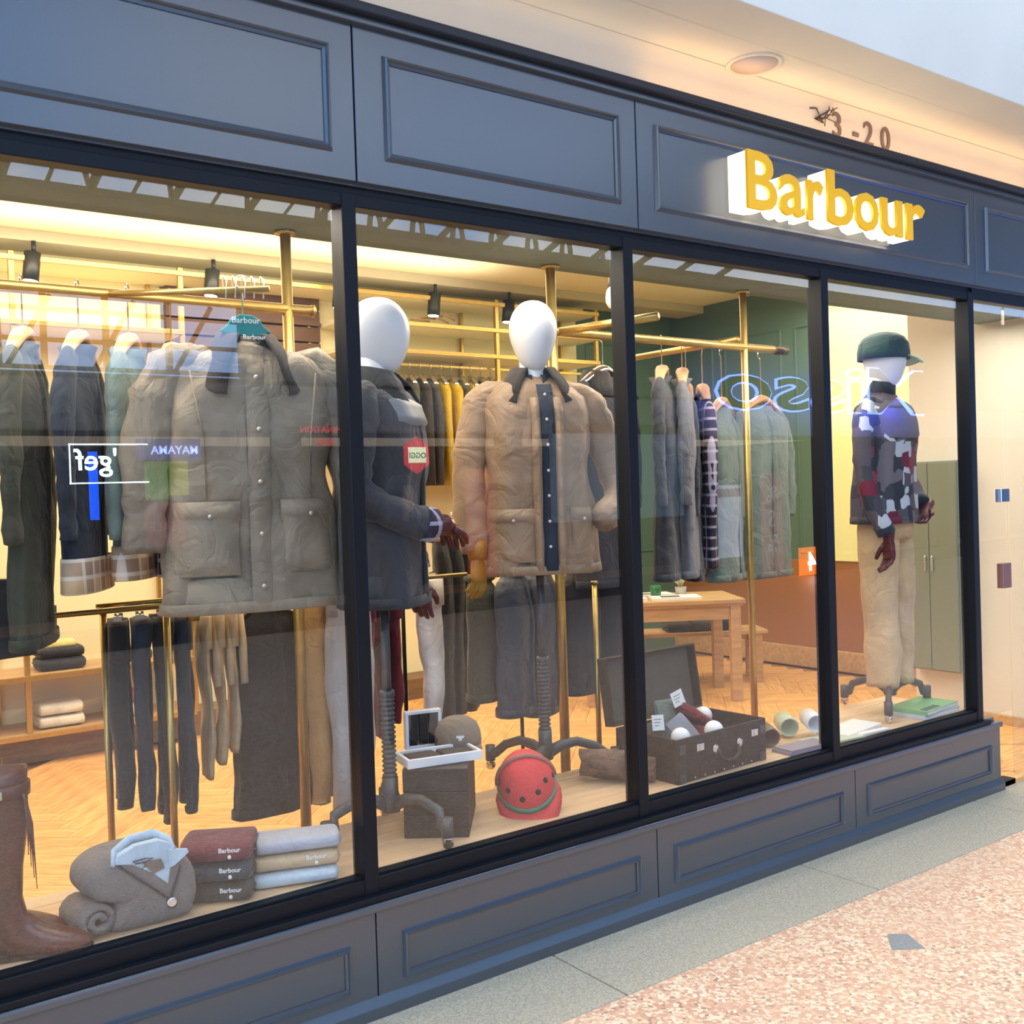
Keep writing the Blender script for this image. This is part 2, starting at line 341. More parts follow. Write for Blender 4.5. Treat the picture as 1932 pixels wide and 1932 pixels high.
# ------------------------------------------------------------------ shop interior shell
ZC = 3.3; YB = 4.45
fb = struct(box('floor_sub', (-3.2, 7.5, .05, YB, -.1, .012), mat('subfloor', srgb(150, 110, 70), .6), bevel=0))
fl = bpy.data.objects.new('floor_oak', None); col.objects.link(fl); struct(fl)
pl, pw = .60, .12
pm = MB().box(.0012, pl-.0012, .0012, pw-.0012, .0, .018).build('plank', OAKP, fl, smooth=False, bevel=0); pm.location = (1, 3, .012)
pieces = []
for k in range(-60, 80):
    for j in range(-12, 14):
        bx = k*pw+j*pl; by = k*pw-j*pl
        pieces.append((bx, by, 0)); pieces.append((bx+pl, by+pw-pl, 1))
inside = []
rot = Matrix.Rotation(PI/4, 4, 'Z')
for bx, by, r in pieces:
    c = Vector((bx+pl/2, by+pw/2, 0)) if r == 0 else Vector((bx+pw/2, by+pl/2, 0))
    q = rot @ c
    q += Vector((3.0, 2.0, 0))
    if -1.0 < q.x < 7.2 and .3 < q.y < 4.1: inside.append((bx, by, r, q))
vis = lambda q: .9*q.x*.25-.3 < q.y and q.x > .3
inside.sort(key=lambda t: (0 if vis(t[3]) else 1, (t[3]-Vector((0, -2.9, 0))).length))
rest = MB(); np_ = 0
for bx, by, r, q in inside:
    Mx = Matrix.Translation((3.0, 2.0, .012)) @ rot @ Matrix.Translation((bx, by, 0))
    if r: Mx = Mx @ Matrix.Translation((pw, 0, 0)) @ Matrix.Rotation(PI/2, 4, 'Z')
    if np_ < 299:
        o = pm if np_ == 0 else pm.copy()
        if np_: col.objects.link(o)
        o.matrix_world = Mx; np_ += 1
    else: rest.box(.0012, pl-.0012, .0012, pw-.0012, 0, .018, M=Mx)
if rest.v: o = rest.build('plank_field', OAKP, fl, smooth=False); o['kind'] = 'stuff'
struct(box('floor_entrance', (5.2, 6.45, -.02, .5, .0, .026), OAKP, bevel=0))
struct(box('wall_back', (-3.3, 6.2, YB, YB+.15, 0, 3.5), CREAM, bevel=0))
struct(box('wall_back_green', (6.2, 7.6, YB, YB+.15, 0, 3.5), GREENP, bevel=0))
wr = struct(box('wall_right', (7.4, 7.55, 1.27, YB, 0, 3.5), GREENP, bevel=0))
for k in range(4): frame_mould('moulding', 0, .66, 1.0, 2.95, 0, wr, M=GREENP).matrix_world = Matrix.Translation((7.4, 1.5+.8*k+.66, 0)) @ Matrix.Rotation(-PI/2, 4, 'Z')
for k in range(2): frame_mould('moulding', 6.3+.55*k, 6.75+.55*k, 1.0, 2.95, YB, wr, M=GREENP)
struct(box('baseboard_right', (7.34, 7.4, 1.27, YB, 0.03, .2), OAK, bevel=.006))
bb_ = struct(box('wall_right_dado', (7.375, 7.4, 1.27, YB, .2, .95), mat('stained_dado', srgb(150, 104, 68), .5), bevel=.003))
struct(box('wall_entrance', (6.46, 6.6, -.05, 1.27, .0, 3.4), PALEW, bevel=0))
struct(box('wall_return', (6.601, 7.5, 1.12, 1.27, .0, 3.4), mat('yellow_wall', srgb(222, 220, 190), .75), bevel=0))
struct(box('baseboard_entrance', (6.43, 6.46, -.02, 1.27, .0, .09), OAK, bevel=.004))
struct(box('wall_left', (-3.3, -3.2, 0, YB, 0, 3.5), CREAM, bevel=0))
# ceilings
struct(box('ceiling', (-3.3, 7.6, .77, YB+.1, ZC, ZC+.1), CREAM, bevel=0))
struct(box('ceiling_bay', (-3.3, 7.6, .06, .77, 2.585, 3.4), GREYG, bevel=0))
struct(box('trim_2', (-3.3, 7.4, 4.0, 4.33, ZC-.07, ZC), mat('grey_cream', srgb(190, 182, 156), .7), bevel=.003))
struct(box('trim_3', (-3.3, 6.2, 4.33, YB, ZC-.16, ZC), CREAM, bevel=.01))
for (xx, zl) in ((3.05, 1), (4.05, 1)):
    r_ = tag(box('recessed_light', (xx-.12+1.3*0, xx+.12, .25, .31, 2.572, 2.588), mat('lamp_white', (1, 1, 1), .5, emit=(1, .97, .9), est=4)), ('slim white recessed light above the tan jacket mannequin' if xx < 3.5 else 'slim white recessed light above the open suitcase'), 'light', 'recessed window lights')
# raised window platform
pf = bpy.data.objects.new('floor_platform', None); col.objects.link(pf); struct(pf)
box('platform_core', (-2.9, 5.06, .075, .55, .03, .398), DWOOD, pf, 0)
bdm = None
for i in range(5):
    box('board', (-2.9, 5.06, .075+.0962*i, .075+.0962*(i+1)-.002, .398, .42), PLY, pf, .0015)
# spotlights on the ceiling
s0 = None; SPM = mat('spot_black', srgb(28, 30, 32), .4)
for i, (xx, yy) in enumerate(((1.53, 4.0), (2.2+.45, 3.98), (3.62, 4.02), (4.42, 4.0), (5.13, 4.0), (5.3, 2.9))):
    nm = ['first ceiling spotlight from the left in the first window', 'second ceiling spotlight, above the hanger of the waxed jacket', 'ceiling spotlight just beside the mullion above the first mannequin', 'ceiling spotlight between the two mannequin heads', 'ceiling spotlight directly above the tan jacket mannequin', 'ceiling spotlight in the upper corner beside the second mullion'][i]
    if s0 is None:
        s = thing('spotlight', nm, 'spotlight', (xx, yy, ZC-.07), group='black cylinder ceiling spotlights')
        Mx = Matrix.Rotation(math.radians(6), 4, 'Y')
        MB().lathe([(0, 0), (.014, 0), (.014, -.07), (0, -.07)]).build('stem', SPM, s)
        MB().lathe([(0, -.07), (.048, -.07), (.048, -.24), (.042, -.245), (.042, -.2), (0, -.2)], M=Mx).build('body', SPM, s)
        MB().lathe([(0, -.205), (.041, -.205), (.041, -.247), (0, -.25)], M=Mx).build('lens', mat('spot_lens', (1, 1, 1), .5, emit=(1, .95, .85), est=9), s)
        s0 = s
    else: s = copytree(s0, (xx, yy, ZC-.07 if yy > 3.5 else ZC), label=nm)
# ------------------------------------------------------------------ the arcade across the way (seen in the glass)
YO = -9.0
DK = mat('dark_shop_interior', srgb(52, 46, 42), .7, nscale=1.2, namt=.5)
BEIGE = mat('beige_stone', srgb(150, 140, 124), .8, nscale=2, namt=.15)
STEEL = mat('dark_green_steel', srgb(58, 74, 68), .5)
BLK2 = mat('matt_black', srgb(16, 16, 18), .6)
struct(box('wall_opposite_shops', (-8, 34, YO-4, YO-3.8, 0, 3.1), DK, bevel=0))
struct(box('wall_opposite_band', (-8, 34, YO-.3, YO, 2.45, 3.06), BEIGE, bevel=0))
struct(box('wall_opposite_upper', (-8, 34, YO-.3, YO, 3.95, 5.03), mat('upper_grey_green', srgb(96, 104, 92), .8), bevel=0))
struct(box('wall_opposite_upper_block', (5.0, 34, YO-.3, YO, 3.06, 3.95), mat('upper_grey', srgb(110, 112, 100), .8), bevel=0))
struct(box('wall_opposite_plain', (9.6, 12.25, YO-.1, YO, 1.15, 2.6), mat('pale_green_wall', srgb(196, 206, 194), .8), bevel=0))
struct(box('ceiling_arcade_shade', (9.2, 34, YO, -.47, 5.25, 5.4), mat('arcade_ceiling', srgb(150, 156, 146), .8), bevel=0))
struct(box('ceiling_arcade_shade', (-8, 9.19, -4.2, -2.1, 5.25, 5.4), mat('arcade_ceiling', srgb(150, 156, 146), .8), bevel=0))  # unseen opaque strip added to cut the sky light on the arcade
struct(box('ceiling_opposite', (-8, 34, YO-3.8, YO, 3.0, 3.05), DK, bevel=0))
cl = tag(bpy.data.objects.new('clerestory', None), 'blue sky clerestory glazing grid of the arcade reflected in the first window', 'window'); col.objects.link(cl)
for xx in (-3, -1.5, 0, 1.2, 2.3, 2.75, 3.4, 4.1, 4.97): box('bar', (xx-.025, xx+.025, YO-.2, YO-.1, 3.101, 3.949), STEEL, cl, 0)
for zz in (3.12, 3.42, 3.75): box('transom', (-8, 4.97, YO-.2, YO-.12, zz-.02, zz+.02), STEEL, cl, 0)
for k in range(9):
    MB().tube([(-3+k*.9, YO-.25, 3.14), (-2.55+k*.9, YO-.25, 3.92)], .03, 6).build('brace', STEEL, cl)
pier = [-3.5, -1.0, 2.0, 5.5, 8.9, 12.4, 16.2, 20, 25]
op = bpy.data.objects.new('wall_opposite_piers', None); col.objects.link(op); struct(op)
for xx in pier: box('pier', (xx-.14, xx+.14, YO-.3, YO, 0, 2.5), BLK2, op, 0)
box('plinth', (-8, 34, YO-.2, YO, 0, .25), BLK2, op, 0)
# glazed roof
rf = tag(bpy.data.objects.new('arcade_roof', None), 'green steel glazed arcade roof reflected along the top of the first window', 'roof'); col.objects.link(rf)
rz = lambda y: 5.05+(y-YO)*.30
box('eaves_beam', (-8, 34, YO-.15, YO+.02, 5.0, 5.08), STEEL, rf, 0)
def sbar(x0, y0, x1, y1, r, nm='rafter'):
    MB().tube([(x0, y0, rz(y0)), (x1, y1, rz(y1))], r, 4, up=Vector((0, 0, 1))).build(nm, STEEL, rf, smooth=False)
for k in range(-8, 9):
    xx = 5.95-k*.9
    sbar(xx, YO, xx, -4.3, .055)
    if xx < 6: sbar(xx, YO, xx-.45, YO+1.1, .03, 'brace'); sbar(xx-.45, YO, xx-.45, -4.3, .025, 'glazing_bar')
for q in (1.1, 3): box('purlin', (-8, 34, YO+q-.04, YO+q+.04, rz(YO+q)-.05, rz(YO+q)+.03), STEEL, rf, 0)
for k in range(7):
    pts = [(6.3+k*.62+.4*math.cos(a), YO+.3, 4.9+.62*math.sin(a)) for a in [PI*i/10 for i in range(11)]]
    MB().tube(pts, .035, 6).build('arch', STEEL, rf)
# lit signs and posters in the windows opposite
def emi(name, c, s=1.0): return mat(name, c, .6, emit=c, est=s*1.7)
EW = emi('neon_white', (.75, .95, 1), 9)
def opp(name, label, cat, b, material, bevel=0): return tag(box(name, b, material, bevel=bevel), label, cat)
wsn = thing('neon_sign', 'white outlined lit box sign with round letters, mirrored in the first window', 'sign', (0, YO+.05, 0))
fr_ = MB(); 
for (x0, x1, z0, z1) in ((2.91, 3.75, 2.27, 2.285), (2.91, 3.75, 1.85, 1.865), (2.91, 2.925, 1.85, 2.285)): fr_.box(x0, x1, 0, .01, z0, z1)
fr_.build('frame', EW, wsn, smooth=False)
text_obj('lettering', "'gef", .33, EW, wsn, .004, .004, loc=(3.2, 0, 2.0), rot=(PI/2, 0, PI), scale=(1, 1, 1))
bs = thing('shop_sign', 'blue lit fascia sign reflected in the left window', 'sign', (0, YO+.04, 0))
box('board', (3.62, 4.35, 0, .02, 2.10, 2.34), emi('blue_board', srgb(30, 70, 150), .9), bs, 0)
text_obj('lettering', 'MAYAMA', .13, emi('pale_blue_letters', srgb(170, 190, 255), 5), bs, .003, .002, loc=(4.05, .03, 2.17), rot=(PI/2, 0, PI))
opp('poster', 'green lit poster reflected on the left coats', 'poster', (3.72, 3.98, YO, YO+.02, 1.66, 2.09), emi('green_poster_c', srgb(96, 150, 60), 1.2))
opp('poster', 'yellow green lit poster reflected beside the green one', 'poster', (3.99, 4.21, YO, YO+.02, 1.70, 2.09), emi('lime_poster_c', srgb(150, 165, 20), 1.2))
sp_ = thing('poster', 'dark red sale poster reflected below the green posters', 'poster', (0, YO, 0))
box('sheet', (3.70, 4.15, 0, .02, 1.12, 1.62), emi('sale_red', srgb(120, 24, 44), .8), sp_, 0)
text_obj('lettering', 'SALE', .15, emi('sale_pink', srgb(170, 90, 110), 1.2), sp_, .002, loc=(3.9, .03, 1.3), rot=(PI/2, 0, PI))
opp('banner', 'thin bright blue lit banner reflected through the outlined box sign', 'banner', (3.22, 3.32, YO-.4, YO-.38, 1.45, 2.22), emi('vivid_blue', srgb(10, 90, 255), 5))
rs = thing('neon_sign', 'red lit two line sign reflected on the shoulder of the waxed jacket', 'sign', (0, YO+.12, 0))
RN = emi('neon_red', srgb(230, 30, 50), 3)
text_obj('lettering', 'LAMINATION', .115, RN, rs, .002, loc=(5.92, 0, 2.42), rot=(PI/2, 0, PI)); text_obj('lettering', 'BAR', .13, RN, rs, .002, loc=(5.9, 0, 2.26), rot=(PI/2, 0, PI))
hx = thing('hanging_sign', 'red hexagonal sign with a pale lettered square, reflected over the grey jacket', 'sign', (7.09, YO+.3, 2.13))
MB().rings([[Vector((r*math.cos(a), y, 1.15*r*math.sin(a))) for a in [PI/6+i*PI/3 for i in range(6)]] for r, y in ((.21, 0), (.21, .03))]).build('plate', emi('sign_red', srgb(215, 20, 30), 3), hx, smooth=False)
box('label', (-.13, .13, .03, .036, -.1, .1), emi('sign_pale', srgb(235, 240, 190), 4), hx, 0)
text_obj('lettering', 'OGGI', .1, emi('sign_green', srgb(20, 110, 60), 1), hx, .001, .002, loc=(0, .045, -.04), rot=(PI/2, 0, PI))
opp('poster', 'tall red poster reflected on the lower tan jacket sleeve', 'poster', (8.03, 8.5, YO+.01, YO+.03, .45, 1.95), emi('poster_red', srgb(140, 20, 24), 1.3))
drp = opp('poster', 'deep red upright poster with pale marks, reflected in the third window', 'poster', (14.06, 14.62, YO+.01, YO+.03, .05, 1.8), emi('poster_red2', srgb(110, 14, 30), 1.6))
for k in range(3): text_obj('poster_mark', '%S%'[k], .42, emi('poster_mark_c', srgb(150, 130, 140), 1.4), drp, .002, loc=(14.34, YO+.03, 1.3-.42*k), rot=(PI/2, 0, PI))
wp = thing('framed_notice', 'white notice in a dark frame with a purple band, reflected in third window', 'notice', (0, YO, 0))
box('frame', (12.9, 13.62, 0, .04, .33, 1.7), BLK2, wp, 0); box('sheet', (12.98, 13.54, .04, .05, .42, 1.62), emi('notice_white', srgb(170, 168, 190), 1.6), wp, 0)
box('band', (12.98, 13.54, .05, .055, 1.42, 1.56), emi('notice_purple', srgb(120, 40, 90), 1.5), wp, 0)
og = thing('poster', 'orange poster with white figure 4, reflected at the right of third window', 'poster', (0, YO+.3, 0))
box('sheet', (14.68, 15.4, 0, .02, .02, .5), emi('orange', srgb(240, 110, 10), 4), og, 0)
text_obj('lettering', '4', .45, EW, og, .002, .01, loc=(15.0, .03, .1), rot=(PI/2, 0, PI))
NB = emi('neon_blue', srgb(90, 120, 255), 14)
nb = thing('neon_sign', 'large blue neon handwriting reflected across the third and fourth windows', 'sign', (0, YO+.4, 0))
text_obj('lettering', 'Misso', 1, NB, nb, .01, .030, align='LEFT', loc=(18.5, 0, 2.86), rot=(PI/2, 0, PI), scale=(2.55, 1.15, 1))
text_obj('lettering_face', 'Misso', 1, mat('neon_sign_face', srgb(20, 24, 60), .5), nb, .02, .006, align='LEFT', loc=(18.5, .03, 2.86), rot=(PI/2, 0, PI), scale=(2.55, 1.15, 1))
# ------------------------------------------------------------------ cloth
def cloth(name, c, rough=.8, **k):
    k.setdefault('wrink', 7); k.setdefault('nscale', 9); k.setdefault('namt', .18); k.setdefault('bump', .15); k.setdefault('bscale', 150)
    return mat(name, srgb(*c), rough, sheen=k.pop('sheen', .15), **k)
WAX = cloth('waxed_olive', (150, 136, 114), .48, namt=.3, nscale=7)
WAXT = cloth('waxed_tan', (164, 134, 104), .48, namt=.25, nscale=7)
CORD = cloth('dark_corduroy', (62, 52, 44), .9, bump=.5, bscale=180, stretch=(6, 6, .5))
NAVYC = cloth('navy_cloth', (32, 42, 58)); BLKC = cloth('black_cloth', (20, 20, 24)); CHAR = cloth('charcoal_cloth', (58, 58, 64))
GREYC = cloth('grey_cloth', (112, 112, 116)); GREYQ = cloth('grey_quilted', (66, 72, 84), .55); OLV = cloth('olive_cloth', (70, 70, 52))
SAGE = cloth('sage_cloth', (112, 128, 120)); TANC = cloth('tan_cotton', (206, 160, 98)); SAND = cloth('sand_knit', (212, 184, 142)); SILV = cloth('silver_nylon', (196, 190, 184), .35)
BURG = cloth('burgundy_knit', (120, 30, 44)); IVORY = cloth('ivory_knit', (240, 232, 220)); CHINO = cloth('beige_chino', (222, 190, 144)); BRN = cloth('dark_brown_cloth', (46, 40, 38))
YEL = cloth('mustard_yellow', (198, 164, 30)); MUSTL = mat('mustard_leather', srgb(170, 126, 32), .45, nscale=20, namt=.3); BURL = mat('burgundy_leather', srgb(96, 34, 38), .38, nscale=20, namt=.3)
TEALP = mat('teal_plastic', srgb(40, 130, 130), .35); BTN = mat('button_silver', srgb(214, 208, 196), .3, metal=.5); HWOOD = mat('hanger_wood', srgb(206, 160, 116), .45)
def plaid(name, base, line, dark, s=9):
    if name in MATS: return MATS[name]
    mt = mat(name, base, .85); t = mt.node_tree; b = t.nodes['Principled BSDF']; co = t.nodes.new('ShaderNodeTexCoord'); prev = None
    src = None
    for (ax, sc_, thr, c) in (('X', s, .62, dark), ('Z', s, .62, dark), ('X', s*2, .86, line), ('Z', s*2, .86, line)):
        wv = t.nodes.new('ShaderNodeTexWave'); wv.bands_direction = ax; wv.inputs['Scale'].default_value = sc_/3.14; t.links.new(co.outputs['Object'], wv.inputs['Vector'])
        g = t.nodes.new('ShaderNodeMath'); g.operation = 'GREATER_THAN'; g.inputs[1].default_value = thr; t.links.new(wv.outputs['Fac'], g.inputs[0])
        f2 = t.nodes.new('ShaderNodeMath'); f2.operation = 'MULTIPLY'; f2.inputs[1].default_value = .55; t.links.new(g.outputs[0], f2.inputs[0])
        mx = t.nodes.new('ShaderNodeMix'); mx.data_type = 'RGBA'; mx.inputs['B'].default_value = (*c, 1)
        if src is None: mx.inputs['A'].default_value = (*base, 1)
        else: t.links.new(src, mx.inputs['A'])
        t.links.new(f2.outputs[0], mx.inputs['Factor']); src = mx.outputs['Result']
    t.links.new(src, b.inputs['Base Color']); return mt
PLAIDT = plaid('tan_plaid', srgb(222, 190, 146), srgb(250, 240, 225), srgb(150, 120, 110))
PLAIDN = plaid('navy_plaid', srgb(60, 44, 62), srgb(210, 200, 220), srgb(24, 26, 50))
QN = {}
# profile rows: z, half width, half depth, y centre
def jprofile(L, hw, hd, hem=1.0):
    return [(0, .062, .058, .01), (-.012, .075, .07, .01), (-.03, hw*.55, hd*.62, .008), (-.055, hw*.84, hd*.74, .004), (-.09, hw*.98, hd*.86, 0), (-.16, hw*1.0, hd*.98, -.004),
            (-.30*L/.8, hw*.97, hd*1.02, -.008), (-.5*L, hw*.93, hd*.98, -.006), (-.75*L, hw*1.0*lerp(1, hem, .6), hd*1.0, 0), (-L, hw*1.04*hem, hd*1.04, 0)]
def jsurf(tab, x, z, p=2.5, back=False):
    hw, hd, cy = interp(tab, z); t = min(.999, abs(x)/hw); d = hd*(1-t**p)**(1/p)
    return cy+(d if back else -d)
def jpatch(tab, x0, x1, z0, z1, t, name, material, parent, nx=6, nz=10, cl=None, roundb=0, p=2.5, zf=None):
    R = []
    for k in range(nz+1):
        z = lerp(z1, z0, k/nz); row = []
        for j in range(nx+1):
            x = lerp(x0, x1, j/nx); zz = z+(zf(x) if zf else 0)
            e = 0 if 0 < j < nx and 0 < k < nz else 1
            row.append(Vector((x, jsurf(tab, x, zz, p)-(t*.15 if e else t), zz)))
        R.append(row)
    mb = MB().rings(R, wrap=False); return mb.build(name, material, parent, cloth=cl)
def jacket(parent, mt, L=.8, hw=.22, hd=.13, sleeves=None, srad=(.082, .066, .052), hem=1.0, collar=None, col_drop=.07, placket=.035, pockets=(), pocket_mat=None, lower=True, p=2.5, wr=.012, cuff=None, buttons=0, flat_sleeve=.8, name='body', off=0, quilt=False, openx=None, zip_=False, n=56, nr=46):
    tab = jprofile(L, hw, hd, hem); mb = MB(); R = []
    for k in range(nr+1):
        z = -L*k/nr; a, b, cy = interp(tab, z); rg = ering((0, cy, z), a, b, X, Y, n, p)
        fold = .006*min(1, (k/nr)*1.5)
        for j, q in enumerate(rg):
            an = 2*PI*j/n; s = 1+fold/.2*(math.sin(an*5+off)+.6*math.sin(an*9+1.3+off))*(.4+k/nr)
            if quilt: s += .010*(abs(math.sin((an*9+z*26)))+abs(math.sin((an*9-z*26)))-1.2)
            q.x *= s; q.y = cy+(q.y-cy)*s
        R.append(rg)
    # turned hem so that the lower edge has thickness
    a, b, cy = interp(tab, -L); R.append(ering((0, cy, -L+.004), a*.93, b*.9, X, Y, n, p)); R.append(ering((0, cy, -L+.10), a*.9, b*.86, X, Y, n, p))
    mb.rings(R, cap=(True, True)); body = mb.build(name, mt, parent, cloth=(wr, 7, 4))
    if sleeves:
        for sl_ in sleeves:
            P = [Vector(q) for q in sl_]; P = [Vector((P[0].x*.55, P[0].y, P[0].z+.022))]+P; P[1].z -= .008
            # resample smoothly
            S = []; K = 26
            for i in range(K+1):
                t = i/K*(len(P)-1); a_ = int(min(t, len(P)-2)); u = t-a_
                p0 = P[max(a_-1, 0)]; p1 = P[a_]; p2 = P[a_+1]; p3 = P[min(a_+2, len(P)-1)]
                S.append(.5*((2*p1)+(-p0+p2)*u+(2*p0-5*p1+4*p2-p3)*u*u+(-p0+3*p1-3*p2+p3)*u**3))
            rads = [lerp(srad[0], srad[1], min(1, i/K*2)) if i < K/2 else lerp(srad[1], srad[2], (i/K-.5)*2) for i in range(K+1)]
            rads = [r*.92*lerp(.36, 1, sm(i/9)) for i, r in enumerate(rads)]; rads = [r*(1+.05*math.sin(i*1.9)+.03*math.sin(i*3.1+off)) for i, r in enumerate(rads)]
            sv = MB().tube(S, rads, 22, flat=flat_sleeve, up=Y).build('sleeve', mt, parent, cloth=(wr*.8, 10, 7))
            if cuff:
                d = (S[-1]-S[-3]).normalized(); MB().tube([S[-1]-d*.045, S[-1]-d*.02, S[-1]+d*.006], [srad[2]*1.05]*3, 20, flat=flat_sleeve, up=Y).build('cuff', cuff, sv)
    if lower: 
        band = MB(); RR = []
        for z, g in ((-L+.035, 1.0), (-L+.032, 1.025), (-L+.002, 1.03), (-L-.002, .99)):
            a, b, cy = interp(tab, z); RR.append(ering((0, cy, z), a*g+.004, b*g+.004, X, Y, n, p))
        band.rings(RR, cap=(False, False)).build('hem_band', mt, body)
    if placket:
        jpatch(tab, -placket, placket, -L+.004, -.06, .010, 'placket', pocket_mat or mt, body, nx=4, nz=24, cl=(.003, 9, 9), p=p)
    for (px, pz, pw_, ph) in pockets:
        pk = jpatch(tab, px-pw_/2, px+pw_/2, pz-ph, pz, .016, 'pocket', pocket_mat or mt, body, cl=(.004, 12, 12), p=p)
        jpatch(tab, px-pw_/2-.006, px+pw_/2+.006, pz-.055, pz+.012, .024, 'pocket_flap', pocket_mat or mt, pk, nz=3, p=p)
        MB().lathe([(0, -.004), (.007, -.003), (.007, 0), (0, 0)], c=(px, jsurf(tab, px, pz-.035, p)-.024, pz-.035), n=10, axis='y').build('button', BTN, pk)
    for k in range(buttons):
        z = -.12-(L-.2)*k/max(1, buttons-1); MB().lathe([(0, -.004), (.008, -.003), (.008, 0), (0, 0)], c=(0, jsurf(tab, 0, z, p)-.012, z), n=10, axis='y').build('button', BTN, body)
    if collar:
        mb = MB(); R = []; N = 28
        for i in range(N+1):
            t = -1+2*i/N; th = t*math.radians(152); s_, c_ = math.sin(th), math.cos(th); fr = sm((abs(t)-.45)/.55)
            rr = .070
            def pt(r, z, ex=0): return Vector((s_*(r+ex*.6*fr), .01+c_*(r*(.95)), z))
            R.append([pt(rr-.012, -.03), pt(rr-.004, .012), pt(rr+.004, .036-.012*fr), pt(rr+.018, .036-.02*fr), pt(rr+.038+.022*fr, -.002-col_drop*.35*fr, .03), pt(rr+.052+.045*fr, -.03-col_drop*(.25+.75*fr), .07), pt(rr+.046+.045*fr, -.036-col_drop*(.25+.75*fr), .07)])
        mb.rings(R, wrap=False).build('collar', collar, body, solid=.006)
    return body, tab
def hanger(parent, mt, hw=.2, top=.16, z=.0, name='hanger', logo=None, hookr=.022):
    h = MB(); S = []; 
    for i in range(17):
        t = -1+2*i/16; S.append(Vector((t*hw, 0, z+.028-.075*abs(t)**1.4)))
    hb = h.tube(S, [.009+.010*(1-abs(-1+2*i/16))+.004 for i in range(17)], 8, flat=1.5, up=Y).build(name, mt, parent)
    pts = [Vector((0, 0, z+.03)), Vector((0, 0, top-.02))]+[Vector((hookr*math.sin(a)-0, 0, top+hookr-hookr*math.cos(a)-.02)) for a in [(-.2-i*.5) for i in range(9)]]
    MB().tube(pts, .0028, 6).build('hook', CHROME, hb); return hb
def trousers(parent, mt, L=1.0, hw=.17, hd=.05, taper=.72, gap=.004, top=True, wr=.012, two=True, name='leg'):
    out = None
    for s in ((-1, 1) if two else (0,)):
        R = []; n = 26
        for k in range(31):
            t = k/30; z = -L*t; w_ = hw/2*lerp(1, taper, t) if two else hw*lerp(1, taper, t)
            cx = s*(hw/2+gap*t+.012*t); g = 1+.06*math.sin(t*19+s)*t
            R.append(ering((cx, .006*math.sin(t*7+s), z), w_*g, hd*lerp(1, .8, t)*g, X, Y, n, 2.2))
        R.append(ering((s*(hw/2+gap+.012), 0, -L+.01), w_*.85, hd*.6, X, Y, n, 2.2))
        out = MB().rings(R).build(name, mt, parent, cloth=(wr, 8, 5))
    if top: MB().rings([ering((0, 0, z), hw*g, hd*g*1.05, X, Y, 32, 2.6) for z, g in ((-.12, 1.0), (-.04, .99), (-.004, .97), (.0, .9))]).build('waistband', mt, parent)
    return out
def hand(parent, mt, M, name='glove', curl=.6, side=1, s=1.0, nails=False):
    """palm along -z, back of hand towards -y, thumb to side*x"""
    mb = MB(); T = lambda x, y, z: M @ (Vector((x, y, z))*s)
    ax = (M.to_3x3() @ X).normalized(); ay = (M.to_3x3() @ Y).normalized()
    mb.rings([ering(T(*c), a*s, b*s, ax, ay, 16, 2.4) for c, a, b in (((0, 0, .05), .030, .026), ((0, 0, .02), .029, .023), ((0, 0, 0), .028, .019), ((0, 0, -.03), .037, .018), ((0, 0, -.065), .041, .016), ((0, 0, -.09), .038, .012))])
    for i, (fx, fl_, dz) in enumerate(((.029, .068, 0), (.010, .078, .003), (-.010, .072, .002), (-.028, .056, -.004))):
        c = curl*(1+.12*i); p = Vector((fx*side, .0, -.085-dz)); P = [p+Vector((0, 0, .012)), p]; a = .15
        for q in range(3):
            a += c*.55; l = fl_*(.42, .32, .26)[q]; p = p+Vector((fx*side*.12*l/.03*.2, math.sin(a)*l, -math.cos(a)*l)); P.append(p)
        mb.tube([T(*q) for q in P], [r*s for r in (.010, .0098, .0092, .0085, .0066)], 10, up=ay)
    P = [Vector((.022*side, .004, -.018)), Vector((.042*side, .012, -.042)), Vector((.052*side, .022, -.066)), Vector((.052*side, .034, -.088))]
    mb.tube([T(*q) for q in P], [r*s for r in (.013, .0125, .011, .008)], 10, up=ay)
    return mb.build(name, mt, parent)
def egg_head(parent, loc, rx=.082, ry=.10, h=.26, name='head', tilt=0):
    R = []
    for k in range(25):
        t = k/24; z = -math.cos(t*PI)*.5+.5
        g = math.sin(t*PI)**.82; w_ = lerp(.74, 1.03, sm(z*1.35)); R.append(ering((loc[0], loc[1]-.012*(1-z), loc[2]+z*h), max(.001, rx*g*w_), max(.001, ry*g*lerp(.86, 1.03, sm(z*1.3))), X, Y, 32, 2.15))
    mb = MB().rings(R); 
    mb.rings([ering((loc[0], loc[1]+.016, loc[2]+z), r, r*1.05, X, Y, 24) for z, r in ((-.16, .075), (-.10, .062), (-.03, .057), (.06, .055))])
    return mb.build(name, FACEW, parent)
